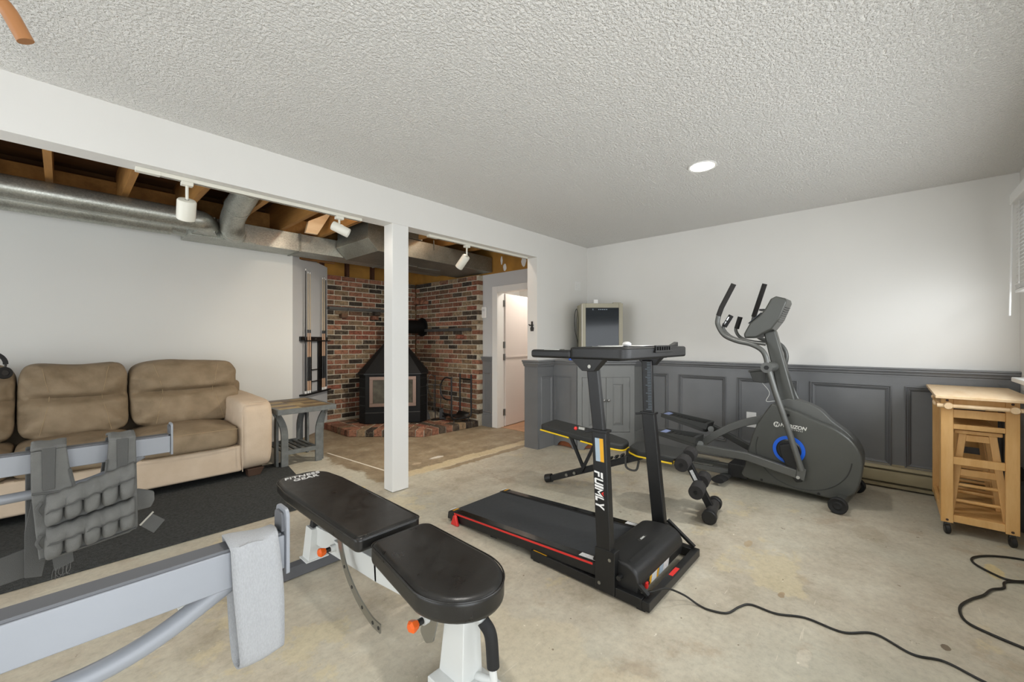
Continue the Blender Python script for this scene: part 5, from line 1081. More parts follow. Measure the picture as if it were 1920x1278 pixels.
# ---------------------------------------------------------------- treadmill desk
tm = thing('treadmill', 'black folding walking treadmill with raised desk console', 'treadmill', (2.05, 1.4, 0))
TX0, TX1 = 1.738, 2.388
MB().box(TX0, TX0+.045, .812, 1.455, .008, .055).build('base_rail', 'black', tm, bevel=.003); MB().box(TX1-.045, TX1, .812, 1.455, .008, .055).build('base_rail', 'black', tm, bevel=.003)
MB().box(TX0, TX1, .777, .812, .008, .050).build('base_crossbar', 'black', tm, bevel=.003)
for x_, y_ in ((TX0+.005, .80), (TX1-.04, .80), (TX0+.005, 1.40), (TX1-.04, 1.40)): MB().box(x_, x_+.035, y_, y_+.04, .0005, .009).build('rubber_foot', 'blk_rub', tm)
MB().box(2.02, 2.11, .784, .805, .0501, .0508).build('warning_label', 'red', tm)
MB().box(TX0+.006, TX0+.036, 1.35, 1.44, .0551, .0558).build('warning_label', 'label_y', tm)
MB().cyl((TX0+.06, 1.38, .05), (TX0+.06, 1.12, .062), .014, 14).build('gas_strut', 'alu', tm)
DX0, DX1 = 1.75, 2.305; sl = (.122-.066)/(1.06-2.185)
def dz(y): return .066+sl*(y-2.185)
def slab(x0, x1, y0, y1, t0, t1, name, mt_, bev=.0, parent=None):
    return MB().hull8([(x0, y0, dz(y0)+t0), (x1, y0, dz(y0)+t0), (x1, y1, dz(y1)+t0), (x0, y1, dz(y1)+t0)], [(x0, y0, dz(y0)+t1), (x1, y0, dz(y0)+t1), (x1, y1, dz(y1)+t1), (x0, y1, dz(y1)+t1)]).build(name, mt_, parent or tm, bevel=bev)
slab(DX0+.06, DX1-.06, 1.02, 2.165, -.045, -.010, 'deck_board', 'blk_pl')
slab(DX0+.062, DX1-.062, 1.02, 2.17, -.010, -.005, 'running_belt', 'belt')
MB().cyl((DX0+.062, 2.165, dz(2.165)-.026), (DX1-.062, 2.165, dz(2.165)-.026), .021, 18).build('belt_roller', 'belt', tm)
for (a, b) in ((DX0, DX0+.062), (DX1-.062, DX1)):
    sr = slab(a, b, 1.04, 2.16, -.062, .002, 'side_rail', 'black', .006)
    slab(a+.006, b-.008, 1.05, 2.10, .002, .0035, 'gloss_strip', 'gloss', 0, sr)
    MB().hull8([(a-.002, 2.125, dz(2.125)-.052), (b+.002, 2.125, dz(2.125)-.052), (b+.002, 2.19, dz(2.19)-.052), (a-.002, 2.19, dz(2.19)-.052)], [(a-.002, 2.125, dz(2.125)+.006), (b+.002, 2.125, dz(2.125)+.006), (b+.002, 2.182, dz(2.19)-.004), (a-.002, 2.182, dz(2.19)-.004)]).build('end_cap', 'blk_pl', tm, bevel=.006, seg=3)
    for i, mt_ in enumerate(('label_y', 'label_w')): MB().hull8([(a+.008, 2.132+.024*i-.03*0, dz(2.13)+.0062), (b-.008, 2.132+.024*i, dz(2.13)+.0062), (b-.008, 2.15+.024*i, dz(2.15)+.004), (a+.008, 2.15+.024*i, dz(2.15)+.004)], [(a+.008, 2.132+.024*i, dz(2.13)+.0068), (b-.008, 2.132+.024*i, dz(2.13)+.0068), (b-.008, 2.15+.024*i, dz(2.15)+.0048), (a+.008, 2.15+.024*i, dz(2.15)+.0048)]).build('warning_label', mt_, tm)
    slab(a+.014, b-.014, 1.065, 1.16, .0036, .0042, 'warning_label', 'label_w')
slab(DX0-.0015, DX0+.001, 1.07, 2.12, -.012, -.002, 'red_stripe', 'red')
MB().prism([(2.055, 0.0), (2.125, 0.0), (2.10, .064), (2.08, .064)], (DX0-.028, 0, .001), (0, 1, 0), (0, 0, 1), (.02, 0, 0)).build('stabiliser_foot', 'red', tm, bevel=.006, seg=3)
slab(DX0+.02, DX0+.05, 1.75, 1.80, -.078, -.055, 'deck_foot', 'blk_rub'); slab(DX1-.05, DX1-.02, 1.75, 1.80, -.078, -.055, 'deck_foot', 'blk_rub')
# motor cover
cov = [(q.x, q.y) for q in bez([Vector(v) for v in ((1.088, .110, 0), (1.078, .140, 0), (1.045, .160, 0), (.97, .171, 0), (.905, .169, 0), (.865, .153, 0), (.843, .125, 0), (.836, .09, 0), (.846, .032, 0))], 4)]+[(1.088, .032)]
mc = MB().prism(cov, (1.765, 0, 0), (0, 1, 0), (0, 0, 1), (.54, 0, 0)).build('motor_cover', 'blk_pl', tm, bevel=.016, seg=4, ang=60)
MB().prism([(.905, .1685), (.905, .1715), (.868, .1565), (.8445, .127), (.8345, .092), (.8375, .092), (.846, .124), (.868, .152)], (1.80, 0, 0), (0, 1, 0), (0, 0, 1), (.47, 0, 0)).build('cover_ridge', 'black', mc)
MB().box(2.01, 2.09, .945, .965, .1705, .1725).build('badge', 'gloss', mc); text('FUIMLY', 'badge_lettering', 'silver', mc, (2.05, .955, .173), (-1, 0, 0), (0, -1, 0), .013, bold=.0004)
def cf(z): return .8145-(.11-z)*.0
for (x0_, x1_, mt_) in ((1.875, 1.895, 'label_y'), (1.897, 1.955, 'label_w'), (1.957, 1.977, 'label_y'), (1.985, 2.03, 'label_g'), (2.035, 2.10, 'label_w')): MB().hull8([(x0_, .8385, .05), (x1_, .8385, .05), (x1_, .842, .05), (x0_, .842, .05)], [(x0_, .8335, .092), (x1_, .8335, .092), (x1_, .837, .092), (x0_, .837, .092)]).build('rating_label', mt_, mc)
MB().box(1.828, 1.848, .829, .841, .052, .08).build('power_switch', 'red', mc, bevel=.002); MB().cyl((1.86, .84, .068), (1.86, .831, .068), .007, 12).build('breaker', 'black', mc)
# uprights
def upr(x, pts, w, th, name, off=0):
    q = MB()
    for (y0, z0), (y1, z1) in zip(pts[:-1], pts[1:]): q.hull8([(x-th/2, y0-w/2, z0), (x+th/2, y0-w/2, z0), (x+th/2, y0+w/2, z0), (x-th/2, y0+w/2, z0)], [(x-th/2, y1-w/2, z1), (x+th/2, y1-w/2, z1), (x+th/2, y1+w/2, z1), (x-th/2, y1+w/2, z1)])
    return q.build(name, 'black', tm, bevel=.007, seg=3)
for x_, yb, ym, yt in ((1.757, .992, 1.030, 1.073), (2.392, .995, 1.072, 1.082)):
    sgn = -1 if x_ < 2 else 1
    upr(x_, [(yb+.004, .06), (ym, .77)], .078, .042, 'lower_upright'); upr(x_, [(ym, .72), (yt, 1.085)], .062, .032, 'upper_upright')
    MB().box(x_-.025, x_+.025, yb-.05, yb+.055, .012, .215 if x_ < 2 else .13).build('foot_bracket', 'black', tm, bevel=.004)
    for (yy, zz) in ((yb-.025, .175 if x_ < 2 else .10), (yb+.03, .05)): MB().cyl((x_-.025, yy, zz), (x_-.029, yy, zz), .008, 10).build('bolt', 'alu', tm)
    MB().box(x_-.026, x_+.026, ym-.046, ym+.046, .762, .776).build('clamp_collar', 'black', tm, bevel=.003)
    MB().bar((x_, ym+.04, .762), (x_, ym+.085, .752), .014, .014).build('clamp_lever', 'black', tm, bevel=.002)
    MB().bar((x_+.02 if sgn < 0 else x_-.02, yb-.045, .165), (x_+.02 if sgn < 0 else x_-.02, .80, .058), .014, .022, (1, 0, 0)).build('brace', 'black', tm)
    MB().cyl((x_-.022, .925, .105), (x_+.055 if sgn < 0 else x_-.055, .925, .105), .011, 12).build('fold_knob', 'blk_pl', tm)
MB().bar((1.757-.005, 1.115, .765), (1.745, 1.145, .768), .012, .012).build('cotter_pin', 'alu', tm); MB().ball((1.745, 1.165, .762), .009).build('pin_bead', 'red', tm)
# ruler marks on the far upright's inner tube face (towards the camera)
for k in range(30):
    z = .79+k*.0096; y_ = 1.072+(1.082-1.072)*(z-.77)/.315; big = (k % 5 == 0)
    MB().box(2.3748, 2.3762, y_-.026, y_-.026+(.034 if big else .022), z, z+.0016).build('scale_mark', 'label_g', tm)
# side lettering on the near upright
mz0, mz1 = .40, .575
def UP(s_, t_):   # s down the upright 0..1, t across 0..1 (from the rear edge)
    z = mz1+(mz0-mz1)*s_; yc = .996+(1.030-.996)*(z-.06)/.71
    return Vector((1.7358, yc+.031-.046*t_, z))
def stroke(polys, mt_, name):
    q = MB()
    for p in polys:
        vs_ = [UP(a, b) for a, b in p]; n = len(vs_); q.add(vs_+[v+Vector((-.0012, 0, 0)) for v in vs_], [tuple(range(n)), tuple(range(2*n-1, n-1, -1))]+[(i, (i+1) % n, n+(i+1) % n, n+i) for i in range(n)])
    q.build(name, mt_, tm, flat=True)
# letters drawn along the upright: each letter cell (s0,s1), glyph strokes in t from base (0) to cap (1)
def cell(s0, s1, strokes):
    return [[(s0+(s1-s0)*a+.03*(b-.5), b) for a, b in p] for p in strokes]
Gf = [[(0, 0), (.28, 0), (.28, .42), (.8, .42), (.8, .62), (0, .62)], [(0, .76), (0, 1), (1, 1), (.86, .76)]]
Gu = [[(0, .12), (.12, 0), (.88, 0), (1, .12), (1, 1), (.74, 1), (.74, .2), (.26, .2), (.26, 1), (0, 1)]]
Gi = [[(0, 0), (1, 0), (1, 1), (0, 1)]]
Gm = [[(0, 0), (.18, 0), (.18, .62), (.5, .26), (.82, .62), (.82, 0), (1, 0), (1, .98), (.5, .48), (0, .98)]]
Gv = [[(.22, 1), (.5, .72), (.78, 1), (.62, 1), (.5, .90), (.38, 1)]]
Gl = [[(0, 0), (1, 0), (1, .24), (.3, .24), (.3, 1), (0, 1)]]
Gy = [[(.36, 0), (.64, 0), (.64, .45), (1, 1), (.72, 1), (.5, .62), (.28, 1), (0, 1), (.36, .45)]]
sx_ = [(0, .165), (.19, .345), (.37, .43), (.455, .66), (.685, .80), (.825, 1.0)]
stroke(sum([cell(*sx_[i], g) for i, g in enumerate((Gf, Gu, Gi, Gm, Gl, Gy))], []), 'white', 'side_lettering'); stroke(cell(*sx_[3], Gv), 'red', 'side_lettering')
MB().hull8([(1.7355, .9985, .625), (1.7362, .9985, .625), (1.7362, 1.043, .625), (1.7355, 1.043, .625)], [(1.7355, 1.004, .735), (1.7362, 1.004, .735), (1.7362, 1.049, .735), (1.7355, 1.049, .735)]).build('label', 'label_g', tm)
MB().hull8([(1.7350, .9985, .625), (1.7357, .9985, .625), (1.7357, 1.018, .625), (1.7350, 1.018, .625)], [(1.7350, 1.004, .735), (1.7357, 1.004, .735), (1.7357, 1.024, .735), (1.7350, 1.024, .735)]).build('label', 'label_y', tm)
# desk console
dk = MB().prism(roundpoly([(1.70, .865), (2.43, .865), (2.45, .90), (2.45, 1.18), (1.70, 1.18)], [.05, .03, .02, .03, .03], 6), (0, 0, 1.112), (1, 0, 0), (0, 1, 0), (0, 0, .058)).build('desktop', 'blk_pl', tm, bevel=.012, seg=3, ang=50)
MB().prism(roundpoly([(1.73, .89), (2.42, .89), (2.42, 1.16), (1.73, 1.16)], .03, 5), (0, 0, 1.1695), (1, 0, 0), (0, 1, 0), (0, 0, .0015)).build('desk_mat', 'vinyl2', dk)
for x0_, x1_ in ((1.702, 1.765), (2.385, 2.448)):
    MB().box(x0_, x1_, 1.17, 1.425, 1.112, 1.155).build('handrail', 'blk_pl', tm, bevel=.014, seg=3); MB().box(x0_+.01, x1_-.01, 1.24, 1.34, 1.154, 1.158).build('pulse_pad', 'alu', tm)
    xm = x0_+.03; MB().hull8([(xm-.024, 1.04, 1.055), (xm+.024, 1.04, 1.055), (xm+.024, 1.105, 1.055), (xm-.024, 1.105, 1.055)], [(xm-.028, .985, 1.114), (xm+.028, .985, 1.114), (xm+.028, 1.17, 1.114), (xm-.028, 1.17, 1.114)]).build('mount_bracket', 'blk_pl', tm, bevel=.003)
MB().cyl((1.708, 1.06, 1.078), (1.702, 1.06, 1.078), .009, 12).build('bolt', 'alu', tm)
MB().box(1.80, 2.36, .95, 1.10, 1.103, 1.113).build('under_tray', 'black', tm)
# clip holder and things on the desk
MB().box(1.985, 2.20, .853, .866, 1.142, 1.154).build('holder_lip', 'black', tm, bevel=.002)
for k in range(7): MB().box(1.995+k*.029, 2.004+k*.029, .856, .866, 1.154, 1.176).build('holder_rib', 'black', tm)
MB().box(1.985, 2.20, .853, .862, 1.172, 1.178).build('holder_lip', 'black', tm)
for i, (x_, y_, a, w_, d_2, lb) in enumerate(((1.90, 1.04, .2, .21, .15, 'sheet of white paper lying on the treadmill desk, nearer the post side'), (2.06, 1.025, -.1, .21, .27, 'larger white paper sheet lying in the middle of the treadmill desk'))):
    o = MB().grid(lambda u, v: ((u-.5)*w_, (v-.5)*d_2, .0015+.004*math.sin(u*3.1)*math.sin(v*2.5+1)), 6, 6).build('paper_sheet', 'paper', None, solid=.001); o.location = (x_, y_, 1.1715+.001*i); o.rotation_euler[2] = a; tag(o, lb, 'paper')
o = MB().ball((0, 0, .013), .034, (1.0, .62, .38)).build('computer_mouse', 'white', None); o.location = (1.83, .93, 1.1715); o.rotation_euler[2] = .6; tag(o, 'small white computer mouse on the treadmill desk corner', 'mouse')
o = MB().hull8([(-.05, -.012, 0), (.05, -.012, 0), (.05, .012, 0), (-.05, .012, 0)], [(-.05, -.012, .006), (.05, -.012, .024), (.05, .012, .026), (-.05, .012, .008)]).build('remote_control', 'black', None, bevel=.003); o.location = (2.33, .90, 1.1705); o.rotation_euler[2] = .1; tag(o, 'black remote propped at the far corner of the treadmill desk', 'remote')
# treadmill power cord
crd = [(1.80, .832, .055), (1.815, .80, .060), (1.87, .755, .068), (1.93, .70, .035), (1.948, .64, .006)]+[(a, b, .005) for a, b in ((1.946, .593), (1.976, .529), (2.06, .50), (2.113, .465), (2.117, .369), (2.17, .27), (2.167, .144), (2.243, .047), (2.195, -.062), (2.225, -.148), (2.19, -.237), (2.16, -.34), (2.2, -.45))]
cd = thing('mains_cord', 'thin black power cord running from the treadmill across the floor', 'cord', (2.1, .3, 0))
MB().tube(bez(crd, 10), .0045, 8).build('cable', 'cord', cd); MB().cyl((1.80, .8345, .055), (1.804, .818, .057), .007, 10).build('strain_relief', 'cord', cd)

# ---------------------------------------------------------------- sit-up bench with yellow piping
sb = thing('situp_bench', 'foldable sit-up bench with matte black pads and yellow piping behind the treadmill', 'exercise bench', (2.9, 1.5, 0))
ax = Vector((.167, -.986, 0)).normalized(); cx_ = Vector((ax.y, -ax.x, 0))*-1   # along the bench, and across to the far side
so_ = Vector((2.80, 2.13, 0))
def BP(s_, c, z): return so_+ax*s_+cx_*c+Vector((0, 0, z))
def bpad(outl, s0, z0, s1, z1, th, name):
    q = MB(); n = len(outl)
    def zz(s_): return z0+(z1-z0)*(s_-s0)/(s1-s0)
    b = [BP(a, c, zz(a)-th) for a, c in outl]; t_ = [BP(a, c, zz(a)) for a, c in outl]
    q.add(b+t_, [tuple(range(n-1, -1, -1)), tuple(range(n, 2*n))]+[(i, (i+1) % n, n+(i+1) % n, n+i) for i in range(n)])
    o = q.build(name, 'vinyl2', sb, bevel=.016, seg=4, ang=50); return o, zz
bo1 = roundpoly([(-.02, -.135), (.50, -.140), (.66, -.085), (.66, .085), (.50, .140), (-.02, .135)], [.03, .12, .06, .06, .12, .03], 6)
p1, z1f = bpad(bo1, 0, .515, .62, .432, .05, 'back_pad')
def piping(o, pts, zf, dz_): MB().tube([BP(a, c, zf(a)+dz_) for a, c in pts], .0065, 8).build('piping', 'yellow', o)
piping(p1, [(-.015, -.138), (.10, -.139), (.24, -.1395)], z1f, -.046); piping(p1, [(.34, -.140), (.44, -.1405)]+[p for p in bo1 if p[0] > .455 and p[1] < 0]+[(.662, -.04), (.662, .04)], z1f, -.046)
bo2 = roundpoly([(.70, -.085), (.78, -.15), (1.03, -.15), (1.06, -.12), (1.06, .12), (1.03, .15), (.78, .15), (.70, .085)], [.05, .06, .03, .03, .03, .03, .06, .05], 5)
p2, z2f = bpad(bo2, .70, .425, 1.06, .405, .05, 'seat_pad')
piping(p2, [(.699, .06), (.699, -.06)]+[p for p in bo2 if p[1] < -.08 and p[0] < .9]+[(.95, -.152), (1.02, -.152)], z2f, -.046)
MB().bar(BP(.0, 0, .035), BP(.78, 0, .345), .05, .045).build('main_frame', 'black', sb, bevel=.003)
MB().cyl(BP(-.035, 0, .03), BP(.02, 0, .045), .034, 20).build('frame_cap', 'blk_pl', sb)
MB().bar(BP(.30, .03, .15), BP(.16, .03, .45), .022, .022).build('pad_strut', 'black', sb)
MB().bar(BP(.30, -.03, .15), BP(.42, -.03, .40), .022, .022).build('pad_strut', 'black', sb)
for k in range(6):
    s_ = .44+k*.045; MB().box(-.004, .004, -.004, .004, 0, 0.001) if False else None
    a = BP(s_, 0, .035+(.31/.78)*s_+.034); MB().bar(a, a+Vector((0, 0, .02))+ax*.012, .012, .05, (1, 0, 0)).build('ladder_notch', 'black', sb)
for s_ in (.17, .24): MB().cyl(BP(s_, -.026, .035+.397*s_), BP(s_, -.038, .035+.397*s_), .012, 12).build('bolt', 'alu', sb)
MB().tube(bez([BP(.66, -.03, .33), BP(.67, -.04, .25), BP(.74, -.04, .24), BP(.76, -.03, .31)], 5), .008, 8).build('strap_loop', 'vestd', sb)
MB().bar(BP(.66, 0, .36), BP(1.10, 0, .355), .05, .045).build('seat_frame', 'black', sb, bevel=.003)
MB().box(2.80, 2.82, 1.2, 1.24, .385, .39) if False else None
MB().bar(BP(1.08, 0, .375), BP(1.245, 0, .05), .045, .045, tuple(cx_)).build('front_leg', 'black', sb, bevel=.003)
MB().bar(BP(1.118, -.0235, .30), BP(1.178, -.0235, .18), .001, .022, tuple(ax)).build('label', 'label_w', sb)
for s_, z_, r_ in ((1.085, .372, .047), (1.175, .205, .047)):
    MB().cyl(BP(s_, -.19, z_), BP(s_, .19, z_), .012, 12).build('roller_axle', 'alu', sb)
    for c0, c1 in ((-.19, -.055), (.055, .19)):
        ro = MB().lathe([(.012, 0), (r_*.92, 0), (r_, .006), (r_, .129), (r_*.92, .135), (.012, .135)], BP(s_, c0, z_), tuple(cx_), 24).build('foam_roller', 'foam', sb, ang=50)
        MB().lathe([(.002, -.003), (.011, -.003), (.013, .001), (.002, .001)], BP(s_, c0, z_), tuple(cx_), 12).build('plug', 'black', ro)
MB().cyl(BP(1.25, -.155, .047), BP(1.25, .155, .047), .034, 20).build('front_foot', 'irong', sb)
for c_ in (-.16, .115):
    MB().lathe([(.003, 0), (.040, 0), (.046, .004), (.046, .041), (.040, .045), (.003, .045)], BP(1.25, c_, .047), tuple(cx_), 20).build('foot_cap', 'blk_pl', sb, ang=20)
MB().bar(BP(1.03, -.155, .372), BP(1.05, -.155, .372), .012, .02).build('tag', 'yellow', sb)
# ---------------------------------------------------------------- elliptical trainer
el = thing('elliptical_trainer', 'gunmetal elliptical trainer with blue ringed flywheel housing', 'elliptical', (3.95, .9, 0))
sh = [(3.8, 0.695, 0.705), (3.8, 0.754, 0.605), (3.8, 0.811, 0.49), (3.8, 0.861, 0.313), (3.8, 0.884, 0.177), (3.8, 0.9, 0.081), (3.8, 0.648, 0.061), (3.8, 0.44, 0.051), (3.8, 0.294, 0.048), (3.8, 0.202, 0.099), (3.8, 0.161, 0.173), (3.8, 0.141, 0.279), (3.8, 0.141, 0.358), (3.8, 0.164, 0.432), (3.8, 0.216, 0.503), (3.8, 0.307, 0.566), (3.8, 0.408, 0.604), (3.8, 0.54, 0.66)]
shp = bez([(0, p[1], max(p[2], .035)) for p in sh]+[(0, sh[0][1], sh[0][2])], 3)[:-1]
hs = MB().prism([(p.y, p.z) for p in shp], (3.80, 0, 0), (0, 1, 0), (0, 0, 1), (.30, 0, 0)).build('housing', 'ell', el, bevel=.03, seg=4, ang=60)
# raised spine along the top
spn = [(3.88, 0.687, 0.693), (3.88, 0.622, 0.738), (3.88, 0.507, 0.728), (3.88, 0.396, 0.679), (3.88, 0.32, 0.6), (3.88, 0.221, 0.516), (3.88, 0.161, 0.421), (3.88, 0.138, 0.318)]
spn = [(q.x, q.y, q.z) for q in bez(spn, 5)]; spo = [(p[1], p[2]) for p in spn]; spi = [(p[1]+.03, p[2]-.12) for p in reversed(spn)]
MB().prism(spo+spi, (3.89, 0, 0), (0, 1, 0), (0, 0, 1), (.12, 0, 0)).build('spine', 'ellt', el, bevel=.012, seg=3, ang=60)
# side face: oval panel line, blue ring, crank disc
cc = Vector((3.795, 0.577, 0.36))
ovl = [(.565+.315*math.cos(a)*(1.0), .345+.275*math.sin(a)) for a in [2*math.pi*k/48 for k in range(48)]]
MB().tube([(3.7995, .50+.30*math.cos(a), .345+.27*math.sin(a)) for a in [math.pi*(-.98)+math.pi*1.08*k/40 for k in range(41)]], .004, 6).build('panel_seam', 'elld', hs)
MB().lathe([(.072, 0), (.106, 0), (.106, .006), (.072, .006)], cc, (-1, 0, 0), 40).build('blue_ring', 'blue', hs)
MB().lathe([(.0, 0), (.082, 0), (.082, .010), (.074, .016), (0, .016)], cc, (-1, 0, 0), 36).build('crank_disc', 'black', hs, ang=30)
ck = Vector((3.79, 0.515, 0.169)); 
d_ = (ck-cc); d_.x = 0; d_.normalize(); n_ = Vector((0, -d_.z, d_.y))
MB().prism([( -.05, -.045), (.02, -.055), (.20, -.035), (.235, -.02), (.235, .02), (.20, .035), (.02, .055), (-.05, .045)], cc+Vector((-.014, 0, 0)), d_, n_, (-.03, 0, 0)).build('crank_arm', 'black', el, bevel=.006)
for (px_, pz_) in ((((3.8, 0.581, 0.626))[1:], 0), (((3.8, 0.761, 0.086))[1:], 0), (((3.8, 0.391, 0.067))[1:], 0)): MB().cyl((3.801, px_[0], px_[1]), (3.797, px_[0], px_[1]), .010, 12).build('screw_hole', 'black', hs)
# lettering
eu = Vector((0, -1, -.075)).normalized(); ev = Vector((0, -.075, 1)).normalized()
lc = Vector((3.797, 0.658, 0.546)); MB().lathe([(.0, 0), (.021, 0), (.021, .0015), (0, .0015)], lc, (-1, 0, 0), 28).build('logo_disc', 'silver', hs)
text('H', 'logo_letter', 'elld', hs, lc+Vector((-.003, 0, 0)), eu, ev, .034, shear=.2, bold=.0016)
text('HORIZON', 'housing_lettering', 'silver', hs, Vector((3.797, 0.55, 0.54))+Vector((-.001, 0, 0)), eu, ev, .036, shear=.2, bold=.0012)
text('FITNESS', 'housing_lettering', 'silver', hs, Vector((3.797, 0.526, 0.515))+Vector((-.001, 0, 0)), eu, ev, .013, shear=.2, spacing=1.7, bold=.0003)
# front transport wheels
MB().cyl((3.66, .265, .062), (4.24, .20, .062), .034, 20).build('front_stabiliser', 'ell', el)
for (x_, y_, s_) in ((3.625, .27, -1), (4.235, .198, 1)): MB().lathe([(.004, .004), (.02, .0), (.030, .006), (.050, .0), (.056, .006), (.056, .036), (.050, .042), (.004, .042)], (x_, y_, .057), (1, -.11, 0), 26).build('wheel', 'blk_rub', el, ang=30)
# rear rails and stabilisers
for x_ in (3.875, 4.045): MB().rbar([(x_, .90, .075), (x_, 1.95, .085)], .05, .045).build('rail', 'ellt', el, bevel=.006); MB().box(x_-.018, x_+.018, 1.15, 1.85, .1025, .108).build('rail_track', 'alu', el, bevel=.002)
st2 = [(.045*math.cos(a), .021*math.sin(a)) for a in [2*math.pi*k/20 for k in range(20)]]
MB().sweep([(3.74, 1.045, .05), (4.20, 1.0, .05)], st2).build('mid_stabiliser', 'elld', el); MB().sweep([(3.66, 1.053, .05), (3.76, 1.043, .05)], [(a*1.12, b*1.12) for a, b in st2]).build('stabiliser_cap', 'blk_rub', el)
MB().cyl((3.70, 1.05, .03), (3.70, 1.05, .002), .014, 12).build('levelling_foot', 'alu', el); MB().cyl((4.18, 1.0, .03), (4.18, 1.0, .002), .014, 12).build('levelling_foot', 'alu', el)
MB().box(3.84, 4.08, .87, 1.02, .05, .16).build('frame_bracket', 'black', el, bevel=.006)
MB().sweep([(3.72, 1.93, .04), (4.20, 1.93, .04)], st2).build('rear_stabiliser', 'elld', el); MB().box(3.85, 4.07, 1.90, 1.96, .05, .09).build('rear_bracket', 'elld', el)
for x_ in (3.75, 4.17): MB().cyl((x_, 1.93, .025), (x_, 1.93, .002), .014, 12).build('levelling_foot', 'alu', el)
# pedal links: near and far
rr = [(-.5, -.5), (.5, -.5), (.5, .5), (-.5, .5)]
nl = [Vector((3.75, 0.5, 0.194)), Vector((3.75, 0.857, 0.267)), Vector((3.75, 1.252, 0.272))]
MB().rbar(nl, .045, .062).build('pedal_link', 'ellt', el, bevel=.006)
MB().hull8([Vector((3.72, 0.522, 0.184)), Vector((3.79, 0.532, 0.165)), Vector((3.79, 0.478, 0.137)), Vector((3.72, 0.469, 0.156))], [Vector((3.72, 0.515, 0.269)), Vector((3.79, 0.525, 0.252)), Vector((3.79, 0.465, 0.232)), Vector((3.72, 0.456, 0.25))]).build('link_joint', 'ellt', el, bevel=.006)
MB().cyl(Vector((3.718, 0.508, 0.18)), Vector((3.7, 0.506, 0.185)), .012, 12).build('joint_bolt', 'alu', el)
arc_ = bez([(3.93, 1.308, 0.208), (3.93, 1.197, 0.324), (3.93, 1.043, 0.437), (3.93, 0.898, 0.512), (3.93, 0.742, 0.563)], 6)
MB().rbar(arc_, .045, .060).build('swing_arm', 'ellt', el, bevel=.006)
MB().cyl(Vector((3.74, 1.213, 0.308)), Vector((3.88, 1.259, 0.275)), .026, 18).build('pivot', 'ellt', el)
fl_ = [Vector((4.12, 1.227, 0.396)), Vector((4.12, 0.891, 0.245)), Vector((4.12, .60, .20))]
MB().rbar(fl_, .045, .055).build('pedal_link', 'elld', el, bevel=.006)
MB().cyl(Vector((4.03, 1.214, 0.392)), Vector((4.17, 1.256, 0.364)), .026, 18).build('pivot', 'ellt', el)
def pedal(a, b, x, w_, name):
    a, b = Vector(a), Vector(b); d = (b-a).normalized(); up = Vector((1, 0, 0)).cross(d); up = up if up.z > 0 else -up; L = (b-a).length
    q = MB().prism(roundpoly([(0, -w_/2), (L, -w_/2), (L, w_/2), (0, w_/2)], [.02, .05, .05, .02], 5), a-up*.032, d, (1, 0, 0), up*.032); p_ = q.build('pedal', 'elld', el, bevel=.004)
    for s_ in (-1, 1): MB().hull8([a+Vector((s_*w_/2-.004, 0, 0)), a+Vector((s_*w_/2+.004, 0, 0)), b+Vector((s_*w_/2+.004, 0, 0)), b+Vector((s_*w_/2-.004, 0, 0))], [a+up*.006+Vector((s_*w_/2-.004, 0, 0)), a+up*.006+Vector((s_*w_/2+.004, 0, 0)), b+up*.055+Vector((s_*w_/2+.004, 0, 0)), b+up*.055+Vector((s_*w_/2-.004, 0, 0))]).build('toe_guard', 'elld', p_)
    MB().prism([(L-.02, -w_/2), (L+.004, -w_/2), (L+.004, w_/2), (L-.02, w_/2)], b-d*L, d, (1, 0, 0), up*.055).build('toe_guard', 'elld', p_)
    for k in range(7): MB().prism([(.08+k*.035, -w_/2+.02), (.09+k*.035, -w_/2+.02), (.09+k*.035, w_/2-.02), (.08+k*.035, w_/2-.02)], a, d, (1, 0, 0), up*.003).build('tread_rib', 'black', p_)
    MB().prism([(.015, -w_/2+.02), (.06, -w_/2+.02), (.06, w_/2-.02), (.015, w_/2-.02)], a, d, (1, 0, 0), up*.0025).build('heel_logo', mat('blue_grey_print', '#8f9cc4', .5), p_)
pedal((4.13, 1.686, 0.476), (4.13, 1.258, 0.38), 4.13, .19, 'far'); pedal((3.77, 1.569, 0.371), (3.77, 1.236, 0.317), 3.77, .19, 'near')
# mast and console
m0, m1 = Vector((3.95, 0.593, 0.716)), Vector((3.95, 0.73, 1.275))
MB().hull8([m0+Vector((-.05, .05, -.06)), m0+Vector((.05, .05, -.06)), m0+Vector((.05, -.055, -.04)), m0+Vector((-.05, -.055, -.04))], [m1+Vector((-.045, .042, 0)), m1+Vector((.045, .042, 0)), m1+Vector((.045, -.042, .015)), m1+Vector((-.045, -.042, .015))]).build('mast', 'ell', el, bevel=.014, seg=3)
con = [(3.95, 0.899, 1.259), (3.95, 0.895, 1.223), (3.95, 0.807, 1.227), (3.95, 0.761, 1.258), (3.95, 0.7, 1.292), (3.95, 0.648, 1.369), (3.95, 0.597, 1.504), (3.95, 0.604, 1.535), (3.95, 0.67, 1.557), (3.95, 0.707, 1.537), (3.95, 0.745, 1.46), (3.95, 0.784, 1.409), (3.95, 0.854, 1.349)]
cs_ = MB().prism(roundpoly([(p[1], p[2]) for p in con], .015, 3), (3.83, 0, 0), (0, 1, 0), (0, 0, 1), (.25, 0, 0)).build('console', 'ell', el, bevel=.02, seg=3, ang=60)
g0, g1 = Vector((3.95, 0.674, 1.344)), Vector((3.95, 0.612, 1.484)); gd = (g1-g0).normalized(); gn = Vector((0, gd.z, -gd.y)); gn = gn if gn.y < 0 else -gn
for k in range(8): c = g0+(g1-g0)*(.1+.8*k/7)+gn*.012; MB().bar(c+Vector((-.09, 0, 0)), c+Vector((.09, 0, 0)), .006, .006).build('speaker_slat', 'elld', cs_)
